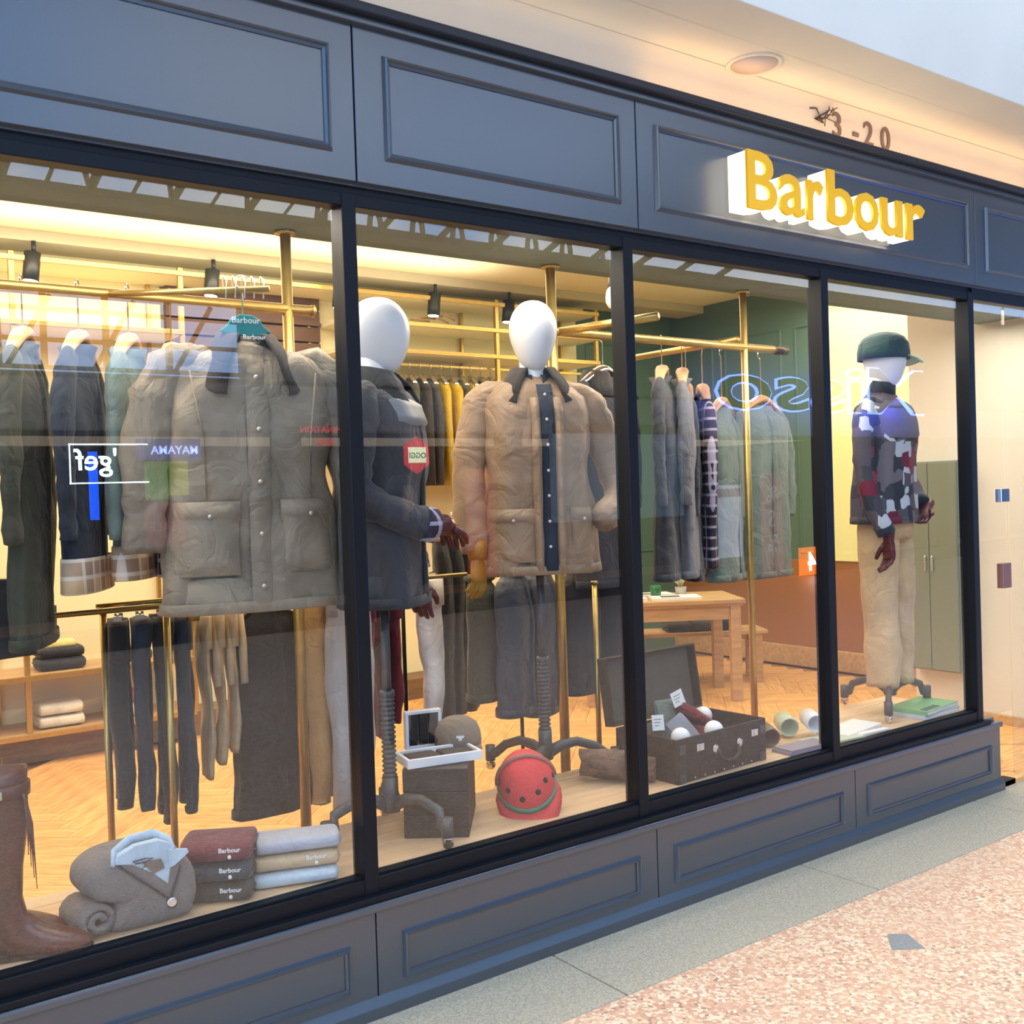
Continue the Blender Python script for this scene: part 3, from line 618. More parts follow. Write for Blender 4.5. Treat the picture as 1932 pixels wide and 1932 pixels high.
def stand(parent, h0, h1, arms=(20, 140, 260), r=.30, thread=(.08, .42)):
    """cast iron stand: h0 floor, h1 hip, with threaded lower column, four curved feet on castors"""
    zb = h0+.16
    MB().lathe([(0, zb+.3), (.016, zb+.3), (.016, h1), (0, h1)], n=14).build('pole', GREYM, parent)
    pr = [(0, zb-.07)]+[(.032, zb-.07), (.034, zb-.02), (.028, zb), (.028, zb+.05)]
    z = zb+.05
    while z < zb+.33: pr += [(.020, z), (.0255, z+.004), (.0255, z+.009), (.020, z+.013)]; z += .0165
    pr += [(.026, z), (.026, z+.02), (0, z+.02)]
    MB().lathe(pr, n=18).build('screw_column', GREYM, parent)
    for a in arms:
        M_ = Matrix.Rotation(math.radians(a), 4, 'Z')
        P = [Vector((.015, 0, zb-.045)), Vector((.07, 0, zb-.02)), Vector((.14, 0, zb-.012)), Vector((.22, 0, zb-.04)), Vector((r-.03, 0, zb-.085)), Vector((r, 0, zb-.10))]
        lg = MB().tube([M_ @ p for p in P], [.020, .017, .015, .015, .015, .015], 10, flat=1.3).build('leg', GREYM, parent)
        c = M_ @ Vector((r, 0, 0)); MB().lathe([(0, zb-.055), (.021, zb-.055), (.021, zb-.12), (.010, zb-.12), (.010, zb-.13), (0, zb-.13)], c=(c.x, c.y, 0), n=12).build('foot_socket', GREYM, lg)
        cs = MB(); d = (M_ @ Vector((0, 1, 0)))
        Mw = Matrix.Translation((c.x, c.y, h0+.021)) @ Matrix.Rotation(math.radians(a+40), 4, 'Z')
        cs.lathe([(0, -.008), (.019, -.008), (.021, -.004), (.021, .004), (.019, .008), (0, .008)], axis='y', n=14, M=Mw)
        cs.box(-.012, .012, -.012, -.009, .0, .028, M=Mw); cs.box(-.012, .012, .009, .012, .0, .028, M=Mw); cs.box(-.012, .012, -.012, .012, .026, .030, M=Mw)
        cs.build('castor', CHROME, lg)
PZ = .42
# ------------------------------------------------------------------ mannequin with the tan waxed jacket
m2 = thing('mannequin', 'featureless white headed mannequin in a tan waxed jacket and mustard gloves', 'mannequin', (2.635, .50, 0), -26, 'dressed window mannequins')
egg_head(m2, (0, -.01, 2.085), rx=.098, ry=.11, h=.29)
SH = 2.075
def wear(parent, z, fn, dx=0, dy=0, rz=0):
    """run fn with a temporary parent, then bake the offset into the meshes so that children stay one level deep"""
    known = set(bpy.data.objects.keys()); fn(parent); M_ = Matrix.Translation((dx, dy, z)) @ Matrix.Rotation(math.radians(rz), 4, 'Z')
    for o in bpy.data.objects:
        if o.name not in known and o.type == 'MESH': o.data.transform(M_)
def f(pn):
    b, tab = jacket(pn, WAXT, L=.80, hw=.225, hd=.14, sleeves=[[(-.19, 0, -.075), (-.245, -.0, -.20), (-.275, -.01, -.38), (-.285, -.03, -.55), (-.27, -.06, -.70)], [(.19, 0, -.075), (.255, .02, -.20), (.32, .03, -.36), (.33, -.03, -.50), (.235, -.12, -.60)]],
        srad=(.085, .078, .062), collar=CORD, col_drop=.085, placket=0, pockets=((-.13, -.55, .17, .20), (.16, -.55, .10, .20)), p=2.6, wr=.016, hem=1.04, off=1)
    b['label'] = 'tan waxed cotton jacket body worn open'
    # navy shirt front inside the open jacket
    sh = jpatch(tab, -.012, .05, -.80, -.045, .016, 'shirt_front', NAVYC, pn, nx=6, nz=22, p=2.6)
    for k in range(7): MB().lathe([(0, -.003), (.006, -.002), (.006, 0), (0, 0)], c=(.014, jsurf(tab, .014, -.09-.1*k, 2.6)-.017, -.09-.1*k), n=10, axis='y').build('button', mat('white_button', (.85, .85, .85), .3), sh)
    for s_ in (-1, 1):
        x0, x1 = ((-.045, -.008) if s_ < 0 else (.048, .085)); jpatch(tab, x0, x1, -.80, -.10, .026, 'front_edge', WAXT, b, nx=3, nz=22, cl=(.004, 8, 8), p=2.6)
    sc_ = MB(); R = []
    for i in range(25):
        t = -1+2*i/24; th = t*math.radians(165); fr = sm((abs(t)-.5)/.5); R.append([Vector((math.sin(th)*(.062), .01+math.cos(th)*.062, -.02-.02*fr)), Vector((math.sin(th)*.058, .01+math.cos(th)*.058, .02-.02*fr)), Vector((math.sin(th)*(.066+.01*fr), .01+math.cos(th)*(.066+.012*fr), .015-.03*fr)), Vector((math.sin(th)*(.075+.012*fr), .01+math.cos(th)*(.075+.016*fr), -.015-.035*fr))])
    sc_.rings(R, wrap=False).build('shirt_collar', NAVYC, sh, solid=.003)
wear(m2, SH, f)
hm = Matrix.Translation((-.265, -.075, 2.075-.735)) @ Matrix.Rotation(math.radians(-12), 4, 'X') @ Matrix.Rotation(math.radians(40), 4, 'Z')
hg = hand(m2, MUSTL, hm, 'glove', .55, 1, 1.05); hg['label'] = 'mustard leather glove'
MB().tube([hm @ Vector((0, 0, .075)), hm @ Vector((0, 0, .03)), hm @ Vector((0, 0, .0))], [.042, .040, .033], 16).build('glove_cuff', MUSTL, hg)
stand(m2, PZ, 1.30, arms=(8, 128, 248), r=.31)
# ------------------------------------------------------------------ mannequin with the dark grey jacket, beside the first mullion
m1 = thing('mannequin', 'white headed mannequin in a dark grey jacket and burgundy gloves, beside the first mullion', 'mannequin', (1.80, .31, 0), 46, 'dressed window mannequins')
egg_head(m1, (.0, -.01, 2.02), rx=.088, ry=.108, h=.268)
def f(pn):
    b, tab = jacket(pn, CHAR, L=.78, hw=.195, hd=.14, sleeves=[[(-.175, 0, -.075), (-.215, .02, -.22), (-.225, .02, -.38), (-.17, -.10, -.47), (-.07, -.19, -.51)], [(.185, 0, -.075), (.245, .01, -.20), (.28, .02, -.38), (.30, -.02, -.55), (.30, -.05, -.68)]],
        srad=(.085, .074, .058), collar=BLKC, col_drop=.06, placket=.02, pocket_mat=BLKC, p=2.6, wr=.014, cuff=PLAIDN, off=2)
    b['label'] = 'charcoal jacket body with black collar'
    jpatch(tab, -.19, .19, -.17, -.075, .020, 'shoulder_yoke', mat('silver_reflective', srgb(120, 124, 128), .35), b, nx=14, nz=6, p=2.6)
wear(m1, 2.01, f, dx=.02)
hm = Matrix.Translation((-.005, -.225, 1.495)) @ Matrix.Rotation(math.radians(-75), 4, 'Y') @ Matrix.Rotation(math.radians(90), 4, 'Z')
hg = hand(m1, BURL, hm, 'glove', .35, -1, 1.12); hg['label'] = 'burgundy leather glove held across the waist'
hm = Matrix.Translation((.305, -.06, 1.28)) @ Matrix.Rotation(math.radians(-90), 4, 'Z') @ Matrix.Rotation(math.radians(8), 4, 'X')
hg = hand(m1, BURL, hm, 'glove', .5, 1, 1.05)
stand(m1, PZ, 1.25, arms=(-118, 20, 135), r=.25)
# ------------------------------------------------------------------ mannequin with cap, printed jumper and chinos
m3 = thing('mannequin', 'white mannequin in green cap, patterned grey jumper and beige chinos', 'mannequin', (4.72, .30, 0), 12, 'dressed window mannequins')
egg_head(m3, (0, -.01, 2.07), rx=.09, ry=.108, h=.27)
def blocks(name):
    mt = mat(name, srgb(90, 84, 92), .8); t = mt.node_tree; b = t.nodes['Principled BSDF']; co = t.nodes.new('ShaderNodeTexCoord')
    v = t.nodes.new('ShaderNodeTexVoronoi'); v.distance = 'CHEBYCHEV'; v.inputs['Scale'].default_value = 15; v.inputs['Randomness'].default_value = .75
    r = t.nodes.new('ShaderNodeValToRGB'); r.color_ramp.interpolation = 'CONSTANT'
    for i, (p_, c) in enumerate([(0, srgb(84, 78, 88)), (.3, srgb(112, 30, 56)), (.38, srgb(60, 62, 70)), (.55, srgb(190, 196, 204)), (.66, srgb(44, 50, 58)), (.8, srgb(110, 104, 112)), (.95, srgb(140, 50, 62))]):
        e = r.color_ramp.elements[i] if i < 2 else r.color_ramp.elements.new(p_); e.position = p_; e.color = (*c, 1)
    s_ = t.nodes.new('ShaderNodeSeparateColor'); t.links.new(co.outputs['Object'], v.inputs['Vector']); t.links.new(v.outputs['Color'], s_.inputs['Color']); t.links.new(s_.outputs['Green'], r.inputs['Fac']); t.links.new(r.outputs['Color'], b.inputs['Base Color'])
    return mt
PRINT = blocks('patchwork_knit')
def f(pn):
    b, tab = jacket(pn, PRINT, L=.66, hw=.22, hd=.13, sleeves=[[(-.185, 0, -.075), (-.245, .0, -.22), (-.26, -.01, -.40), (-.25, -.05, -.58), (-.22, -.09, -.70)], [(.185, 0, -.075), (.25, .02, -.22), (.30, .03, -.36), (.31, -.03, -.50), (.245, -.1, -.58)]],
        srad=(.08, .066, .052), collar=None, placket=0, p=2.6, wr=.008, cuff=NAVYC, off=3)
    b['label'] = 'patchwork patterned jumper'
    jpatch(tab, -.205, .205, -.24, -.05, .012, 'grey_yoke', mat('mauve_grey_wool', srgb(104, 96, 102), .85), b, nx=14, nz=8, p=2.6)
    MB().tube([(0, .008, -.03), (0, .0, .02), (0, -.006, .055)], [.072, .066, .062], 24).build('roll_neck', NAVYC, b)
wear(m3, 2.05, f)
def f(pn): 
    trousers(pn, CHINO, L=.86, hw=.175, hd=.105, taper=.66, gap=.0, wr=.014)
wear(m3, 1.43, f)
hm = Matrix.Translation((-.215, -.10, 1.31)) @ Matrix.Rotation(math.radians(60), 4, 'Z'); hg = hand(m3, BURL, hm, 'glove', .5, 1, 1.05)
hm = Matrix.Translation((.225, -.125, 1.45)) @ Matrix.Rotation(math.radians(50), 4, 'Y') @ Matrix.Rotation(math.radians(90), 4, 'Z'); hand(m3, BURL, hm, 'hand', .4, -1)
GRN = cloth('green_cap_cloth', (24, 62, 60)); PGR = mat('pale_green_brim', srgb(166, 200, 186), .6)
cp = MB().rings([ering((0, -.012, 2.215+z), .124*g, .128*g, X, Y, 28) for z, g in ((0, 1.0), (.04, 1.0), (.08, .95), (.11, .80), (.13, .55), (.140, .2), (.141, .02))], cap=(False, True)).build('cap', GRN, m3, solid=.004); cp['label'] = 'dark green baseball cap'
R = []
for i in range(13):
    a = math.radians(-58+116*i/12); R.append([Vector((.120*math.sin(a), -.012-.124*math.cos(a), 2.23)), Vector((.115*math.sin(a), -.062-.128*math.cos(a), 2.226-.012*abs(math.sin(a)))), Vector((.10*math.sin(a), -.12-.095*math.cos(a), 2.206-.020*abs(math.sin(a))))])
bm_ = MB().rings(R, wrap=False).build('brim', PGR, cp, solid=.006)
for o in (cp, bm_): o.data.transform(Matrix.Rotation(math.radians(52), 4, 'Z'))
stand(m3, PZ, 1.30, arms=(-20, 80, 200), r=.27)
# ------------------------------------------------------------------ brass floor to ceiling rails behind the platform
def tubeobj(name, a, b, r, parent, mt=BRASS, n=12): return MB().tube([a, b], r, n).build(name, mt, parent)
def post(x, y, z0, z1, r, label):
    t = thing('brass_post', label, 'post', (x, y, 0), group='brass posts of the window rails')
    tubeobj('tube', (0, 0, z0), (0, 0, z1), r, t); MB().lathe([(0, z1-.012), (r*1.9, z1-.012), (r*1.9, z1), (0, z1)]).build('flange', BRASS, t); MB().lathe([(0, z0), (r*1.9, z0), (r*1.9, z0+.01), (0, z0+.01)]).build('foot_plate', BRASS, t)
    return t
post(1.66, .7, .03, 2.585, .020, 'brass post behind the waxed jacket, rising from folded jumpers to ceiling')
post(2.90, .7, .03, 2.585, .022, 'brass post behind the white head of the tan jacket mannequin')
post(4.145, .7, .03, 2.585, .018, 'brass post right of the wooden table, rising past the garment rail')
r = thing('garment_rail', 'brass upper rail over the coats in the first window', 'rail', (0, .7, 2.30)); tubeobj('tube', (-1.6, 0, 0), (1.60+.16, 0, 0), .020, r); 
MB().lathe([(0, -.004), (.023, -.004), (.023, .006), (0, .006)], axis='x', c=(1.76, 0, 0)).build('end_cap', BRASS, r)
tubeobj('arm', (.98, .02, .0), (1.45, -.32, .0), .011, r)
r = thing('garment_rail', 'thin brass lower rail at hip height in first window', 'rail', (0, .7, 1.255)); tubeobj('tube', (-1.6, 0, 0), (1.24, 0, 0), .009, r); MB().lathe([(0, -.09), (.022, -.09), (.022, .03), (.026, .035), (.026, .05), (0, .055)], c=(1.265, 0, .03)).build('end_knob', BRASS, r)
r = thing('garment_rail', 'brass back rail of the low rack carrying trousers and knits', 'rail', (0, .91, 1.255)); tubeobj('tube', (1.0, 0, 0), (2.55, 0, 0), .009, r)
r = thing('garment_rail', 'brass upper rail holding the wooden hangers in third window', 'rail', (0, .7, 2.30)); tubeobj('tube', (2.92, 0, 0), (4.46, 0, 0), .020, r); tubeobj('end_cap', (4.38, 0, 0), (4.47, 0, 0), .024, r, mat('dark_bronze', srgb(70, 60, 44), .4, metal=.6))
r = thing('garment_rail', 'short brass cross rail reaching back from the tall post in third window', 'rail', (4.145, .74, 2.345)); tubeobj('tube', (0, 0, 0), (.0, .8, 0), .018, r)
r = thing('garment_rail', 'brass arm from the post toward the glass beside the second mullion', 'rail', (2.93, .72, 2.30)); tubeobj('tube', (0, 0, 0), (.12, -.52, 0), .018, r); 
for nm_, xa, xb, yy, zz in (('black brass rail on two legs carrying the black coats behind the mannequins', 2.6, 3.3, 1.55, 1.475),):
    r = thing('garment_rail', nm_, 'rail', (0, yy, zz)); tubeobj('tube', (xa, 0, 0), (xb, 0, 0), .009, r, BLACK)
    for q in (xa, xb): tubeobj('leg', (q, 0, 0), (q, 0, .03-zz), .010, r, BLACK)
# slim legs of the low racks
for x, y, z0, z1, lb in ((1.18, .72, .03, 1.23, 'slim brass upright in front of the hanging navy trousers'), (1.02, .9, .09, 1.23, 'slim brass upright at the end of the wooden rack plinth'), (3.115, .72, .03, 1.18, 'slim brass upright between the grey coats and the suitcase')):
    t = thing('brass_upright', lb, 'post', (x, y, 0), group='slim uprights of the low racks'); tubeobj('tube', (0, 0, z0), (0, 0, z1), .0125, t)
    MB().lathe([(0, z1), (.017, z1), (.017, z1+.012), (0, z1+.014)]).build('cap', BRASS, t)
pp = thing('rack_plinth', 'oak slatted plinth under the hanging trousers on herringbone floor', 'plinth', (0, 0, 0))
for k in range(4): box('slat', (.955, 2.35, .62+.115*k, .72+.115*k, .032, .11), OAK, pp, .003)
pp2 = thing('rack_plinth', 'brown wooden plinth under the quilted coats', 'plinth', (0, 0, 0))
for k in range(3): box('slat', (2.55, 3.95, .75+.2*k, .94+.2*k, .032, .13), DWOOD, pp2, .003)
# ------------------------------------------------------------------ waxed jacket on teal hanger
bj = thing('waxed_jacket', 'large olive waxed jacket with dark corduroy collar on teal hanger', 'jacket', (1.385, .43, 2.122), -9, scale=1.02)
b, tab = jacket(bj, WAX, L=.86, hw=.275, hd=.10, sleeves=[[(-.235, 0, -.075), (-.30, .0, -.24), (-.335, .0, -.45), (-.34, .0, -.66)], [(.235, 0, -.075), (.30, .0, -.24), (.335, .0, -.45), (.34, .0, -.66)]],
    srad=(.10, .085, .07), collar=CORD, col_drop=.14, placket=.035, pockets=((-.16, -.52, .18, .22), (.16, -.52, .18, .22)), p=2.4, wr=.024, hem=1.02, buttons=5, flat_sleeve=.62, off=5)
jpatch(tab, -.09, .09, -.06, -.005, -.02, 'lining', mat('brown_tartan_lining', srgb(92, 74, 60), .8), b, nx=10, nz=4)
text_obj('collar_label', 'Barbour', .022, WHITE, b, .0005, loc=(0, -.105, -.0), rot=(PI/2-.3, 0, 0))
for sx in (-1, 1):
    MB().tube([(sx*.20, -.085, -.10), (sx*.17, -.107, -.3), (sx*.165, -.108, -.5)], .0035, 6).build('seam', WAX, b)
hg = thing('clothes_hanger', 'teal plastic hanger inside the collar of the waxed jacket', 'hanger', (1.375, .43, 2.122), -9)
hb = hanger(hg, TEALP, hw=.085, top=.20, z=.035); 
MB().rings([[Vector((x, y, z+.055)) for x, z in ((-.085, -.02), (-.06, .0), (-.045, .022), (-.02, .035), (.02, .035), (.045, .022), (.06, 0), (.085, -.02), (.05, -.035), (-.05, -.035))] for y in (-.036, -.02)]).build('brand_plate', TEALP, hb, smooth=False, bevel=.004)
text_obj('lettering', 'Barbour', .028, WHITE, hb, .0006, loc=(0, -.0385, .062))
t = thing('hook_cluster', 'pale knotted hooks and clips on the arm above the teal hanger', 'hook', (1.37, .44, 2.31), -18)
for k in range(5): MB().tube([(-.05+.03*k, .02, -.0), (-.05+.03*k, .0, .035), (-.04+.03*k, -.02, .02), (-.045+.03*k, -.02, -.04)], .003, 6).build('clip', WHITE, t)
# ------------------------------------------------------------------ coats on the upper rail, left of the waxed jacket
def side_coat(x, y, z, mt, rz, label, group, L=.8, hw=.20, hd=.048, collar=None, plaid_=None, hm=HWOOD, off=0, sl=True, simple=False):
    t = thing('coat', label, 'coat', (x, y, z), rz, group)
    b, tab = jacket(t, mt, L=L, hw=hw, hd=hd, sleeves=[[(-hw*.86, 0, -.07), (-hw*1.12, 0, -.24), (-hw*1.2, 0, -.44), (-hw*1.15, 0, -.62)], [(hw*.86, 0, -.07), (hw*1.12, 0, -.24), (hw*1.2, 0, -.44), (hw*1.15, 0, -.62)]] if sl else None,
        srad=(.07, .058, .05), collar=collar, placket=.02 if not simple else 0, p=2.4, wr=.013, flat_sleeve=.6, off=off, n=40, nr=30, lower=not simple)
    if plaid_: MB().rings([ering((0, 0, zz), interp(tab, zz)[0]*g+.006, interp(tab, zz)[1]*g+.008, X, Y, 40, 2.4) for zz, g in ((-L+.11, 1.0), (-L+.108, 1.03), (-L+.0, 1.05), (-L-.003, 1.0))], cap=(False, False)).build('plaid_turn_up', plaid_, b)
    hanger(t, hm, hw=hw*.8, top=(2.32-z if z > 1.6 else .07), z=.012)
    return t
side_coat(.76, .72, 2.12, OLV, 66, 'olive coat hanging leftmost on the upper rail of first window', 'coats hung on the upper rail of the first window', off=1, L=.95)
side_coat(.58, .72, 2.12, BRN, 70, 'dark brown coat hanging at the left edge of the picture', 'coats hung on the upper rail of the first window', off=2, L=.95)
side_coat(.93, .72, 2.12, NAVYC, 62, 'navy coat with tan plaid turned hem, third from the waxed jacket', 'coats hung on the upper rail of the first window', off=3, L=.79, plaid_=PLAIDT)
side_coat(1.09, .72, 2.12, SAGE, 58, 'grey green coat with tan plaid turned hem, behind the waxed jacket', 'coats hung on the upper rail of the first window', off=4, L=.76, plaid_=PLAIDT, hw=.17)
side_coat(1.24, .74, 2.10, CHAR, 58, 'charcoal coat with navy plaid turned hem, against the waxed jacket', 'coats hung on the upper rail of the first window', off=4, L=.74, plaid_=PLAIDN, hw=.15, sl=False)
dk = tag(MB().rings([ering((0, 0, z), a, b, X, Y, 40, 3) for z, a, b in ((0, .28, .05), (-.1, .30, .06), (-.2, .31, .065), (-.24, .31, .065))]).build('folded_throw', cloth('slate_cloth', (70, 74, 78)), cloth=(.01, 8, 8)), 'slate throw folded over the lower rail at the left', 'throw'); dk.location = (.45, .72, 1.38)
# garments under the lower rail
def low_trousers(x, y, z, mt, rz, label, L=.7, hw=.09, hd=.03, group='trousers and knits under the lower rail of the first window', taper=.8, two=True):
    t = thing('trousers' if two else 'knitwear', label, 'trousers' if two else 'jumper', (x, y, z), rz, group); trousers(t, mt, L=L, hw=hw, hd=hd, taper=taper, two=two, wr=.012)
    if not two: pass
    for s in (-1, 1): MB().box(s*hw*.6-.012, s*hw*.6+.012, -.014, .014, -.03, .02).build('clip', CHROME, t, smooth=False)
    tubeobj('clip_bar', (-hw*.7, 0, .022), (hw*.7, 0, .022), .0035, t, CHROME); return t
low_trousers(1.07, .90, 1.20, BLKC, 72, 'black trousers hanging beside the leftmost slim upright', L=.64, hw=.10, hd=.035)
low_trousers(1.145, .90, 1.20, NAVYC, 74, 'navy trousers hanging second on the lower rail', L=.66, hw=.11, hd=.03)
low_trousers(1.22, .90, 1.20, BLKC, 74, 'black trousers hanging third on the lower rail', L=.72, hw=.11, hd=.03)
low_trousers(1.295, .90, 1.20, NAVYC, 76, 'navy trousers hanging directly beside the sand coloured knits', L=.70, hw=.11, hd=.03)
for i, (x, L) in enumerate(((1.385, .60), (1.435, .55), (1.485, .52))):
    t = low_trousers(x, .93, 1.19, SAND, 80, ['sand coloured knit hanging first of three', 'sand coloured knit hanging in the middle of three', 'sand coloured knit hanging nearest the brown coat'][i], L=L, hw=.10, hd=.020, two=False, taper=.72)
    MB().tube([(-.02, -.03, -.0), (-.05, -.035, -.12), (-.09, -.03, -.26)], [.03, .032, .026], 12, flat=.5, up=Y).build('sleeve', SAND, t, cloth=(.006, 9, 9))
bc = side_coat(1.655, .96, 1.20, BRN, 8, 'long dark brown waxed coat hanging low, hem near the floor', 'long garments hanging low behind the waxed jacket', L=.80, hw=.17, hd=.06, off=7, sl=False)
t = low_trousers(1.84, .88, 1.25, TANC, 40, 'tan cotton trousers hanging behind the second brass post', L=.83, hw=.10, hd=.05, group='long garments hanging low behind the waxed jacket')
t = low_trousers(1.915, .80, 1.27, SILV, 24, 'silvery grey nylon trousers hanging beside the first mullion', L=.86, hw=.11, hd=.05, group='long garments hanging low behind the waxed jacket')
t = low_trousers(1.80, .95, 1.16, OLV, 50, 'olive trousers hanging between brown coat and tan trousers', L=.55, hw=.06, hd=.03, group='long garments hanging low behind the waxed jacket')
# ------------------------------------------------------------------ second window: knits, quilted coats behind the mannequins
for i, x in enumerate((1.985, 2.06, 2.135, 2.21)):
    low_trousers(x+.04, 1.0+.02*i, 1.21, BURG, 80, ['burgundy knit trousers hanging nearest the first mullion', 'second burgundy knit beside the stand pole', 'third burgundy knit, slightly longer', 'burgundy knit hanging against the ivory knit'][i], L=.62-.05*(i % 2)+.05*(i < 2), hw=.12, hd=.03, two=False, group='burgundy knits behind the first mannequin', taper=.6)
t = low_trousers(2.425, 1.02, 1.24, IVORY, 42, 'ivory knit hanging beside the burgundy knits', L=.66, hw=.12, hd=.05, two=False, group=None, taper=.45)
for i, (x, y) in enumerate(((2.80, 1.5), (2.90, 1.55), (3.0, 1.6))):
    side_coat(x, y, 1.42, BLKC, 55, ['black coat hanging first in the gap between the two mannequins', 'black coat hanging second in the gap between the mannequins', 'black coat behind the tan jacket sleeve'][i], 'black coats hung behind the ivory knit', L=.9, hw=.17, hd=.05, off=i, sl=False, simple=True)
def quilt_coat(x, y, z, mt, rz, label, L, hw=.16, hd=.07, off=0):
    t = thing('quilted_coat', label, 'coat', (x, y, z), rz, 'quilted coats behind the tan jacket mannequin')
    b, tab = jacket(t, mt, L=L, hw=hw, hd=hd, sleeves=None, placket=.012, p=2.4, wr=.008, off=off, quilt=True, n=72, nr=60)
    return t
quilt_coat(2.80, .90, 1.26, GREYQ, 30, 'slate quilted coat hanging under the tan jacket, left one', .64, hw=.15, off=1)
quilt_coat(2.98, .95, 1.26, GREYQ, 34, 'slate quilted coat hanging under the tan jacket, right one', .67, hw=.15, off=2)
quilt_coat(2.68, .98, 1.24, OLV, 40, 'olive quilted coat at the left of the slate quilted coats', .55, hw=.13, off=3)
quilt_coat(3.25, .98, 1.24, CHAR, 20, 'dark grey quilted coat just right of the second tall post', .60, hw=.13, off=4)
quilt_coat(3.46, 1.0, 1.24, CHAR, 15, 'dark grey quilted coat behind the second mullion', .60, hw=.13, off=5)
# ------------------------------------------------------------------ third window: coats on the rail
side_coat(3.33, .86, 2.13, CHAR, 14, 'charcoal coat with brown collar on a steel hanger, beside the second mullion', 'coats on the rail of the third window', L=.98, hw=.21, hd=.08, collar=BRN, off=1, hm=CHROME)
side_coat(3.66, .80, 2.14, CHAR, 40, 'charcoal coat on first wooden hanger right of the second mullion', 'coats on the rail of the third window', L=.98, hw=.20, hd=.06, off=2)
side_coat(3.84, .84, 2.14, GREYC, 44, 'grey coat on the second wooden hanger of the third window', 'coats on the rail of the third window', L=.98, hw=.20, hd=.05, off=3)
side_coat(3.98, .95, 2.08, NAVYC, 50, 'navy coat hanging under the neon reflection, first of the darker ones', 'coats on the rail of the third window', L=.95, hw=.18, hd=.05, off=4)
side_coat(4.10, .95, 2.08, PLAIDN, 52, 'navy plaid scarf coat hanging between the charcoal and sage coats', 'coats on the rail of the third window', L=.90, hw=.17, hd=.04, off=5, simple=True)
side_coat(4.30, 1.0, 2.02, SAGE, 25, 'sage green coat with wide front hanging behind the tall post', 'coats on the rail of the third window', L=.92, hw=.22, hd=.08, off=6)
side_coat(4.62, 1.0, 2.04, SAGE, 5, 'sage green quilted gilet facing the glass, left of third mullion', 'coats on the rail of the third window', L=.95, hw=.21, hd=.07, off=7)
# ------------------------------------------------------------------ back wall bookcase
bk = thing('bookcase', 'brass framed bookcase with oak shelves along the shop back wall', 'bookcase', (0, 0, 0))
LITC = mat('cream_back_panel', srgb(244, 232, 188), .7)
box('back_panel', (-3.0, 2.42, 4.40, 4.445, .03, 3.12), LITC, bk, 0); box('back_panel', (3.62, 6.1, 4.40, 4.445, .03, 3.12), LITC, bk, 0)
BRW = mat('walnut_slats', srgb(112, 80, 62), .5, nscale=3, namt=.3, stretch=(1, 9, 9))
for k in range(7): box('slat', (2.44, 3.60, 4.34, 4.40, 2.30+.12*k, 2.408+.12*k), BRW, bk, .004)
box('lintel', (2.44, 3.60, 4.0, 4.34, 2.22, 2.28), CREAM, bk, .003)
for x in (-2.2, -.9, .35, 1.40, 2.43, 3.62, 5.0, 6.06):
    box('upright', (x-.016, x+.016, 4.0, 4.032, .22, 3.16), BRASS, bk, .002)
    box('upright', (x-.10-.012, x-.10+.012, 4.36, 4.39, .03, 3.16), BRASS, bk, .002)
for z, x0, x1 in ((.235, -3, 2.43), (.59, -3, 2.43), (2.75, -3, 2.43), (3.14, -3, 6.08), (2.72, 3.62, 6.08), (2.93, 3.62, 6.08)):
    box('shelf', (x0, x1, 4.0, 4.40, z-.035, z), OAK if z < 1 else CREAM, bk, .002); box('shelf_edge', (x0, x1, 3.985, 4.0, z-.035, z-.003), BRASS, bk, .002)
box('rail', (3.7, 6.0, 4.07, 4.09, 2.60, 2.62), BRASS, bk, .002); 
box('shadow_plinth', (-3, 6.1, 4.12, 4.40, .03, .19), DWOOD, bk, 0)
for k in range(5): tubeobj('branch', (4.15+.1*k, 4.1, 2.95+.02*k), (4.45+.06*k, 4.15, 2.97+.025*(k % 3)), .008, bk, OAK, 6)
nc = thing('wall_niche', 'lit cream niche with folded knitwear behind the waxed jacket shoulder', 'niche', (0, 0, 0))
box('back', (3.0, 3.60, 4.39, 4.43, 1.9, 2.21), LITC, nc, 0); box('side', (3.42, 3.60, 4.05, 4.39, 1.9, 2.21), mat('honey_wood', srgb(232, 196, 128), .5), nc, 0); box('board', (2.6, 3.60, 4.0, 4.39, 1.86, 1.9), CREAM, nc, .002)
def folded(parent, w_, d, h, mt, loc=(0, 0, 0), name='folded_knit', logo=None, M=None):
    mb = MB(); R = []
    for t in (0, .02, .06, .5, .94, .98, 1):
        g = .80 if t in (0, 1) else (.93 if t in (.02, .98) else 1)
        R.append(ering((loc[0]-w_/2+w_*t, loc[1], loc[2]+h/2), d/2*g, h/2*g, Y, Z, 26, 3.2))
    mb.rings(R)
    o = mb.build(name, mt, parent, cloth=(.003, 14, 20))
    # the inner layers of the fold seen at the open end
    for e in (-1, 1):
        MB().tube([(loc[0]+e*w_*.503, loc[1]-d*.36, loc[2]+h*.5), (loc[0]+e*w_*.503, loc[1]+d*.40, loc[2]+h*.5)], h*.10, 6, flat=.5).build('fold_line', mt, o)
    return o
def fold_item(x, y, z, rz, w_, d, h, mt, label, group, cat='jumper', logo=None, name='folded_jumper'):
    t = thing(name, label, cat, (x, y, z), rz, group); o = folded(t, w_, d, h, mt, name='knit')
    if logo is not None:
        text_obj('brand_label', 'Barbour', .019, logo, o, .0006, .0003, loc=(w_*.22, -d/2-.0016, h*.60))
        MB().rings([ering((w_*.22, -d/2-.001, h*.36), .006, .007, X, Z, 6), ering((w_*.22, -d/2-.003, h*.36), .005, .006, X, Z, 6)]).build('emblem', logo, o)
    return t
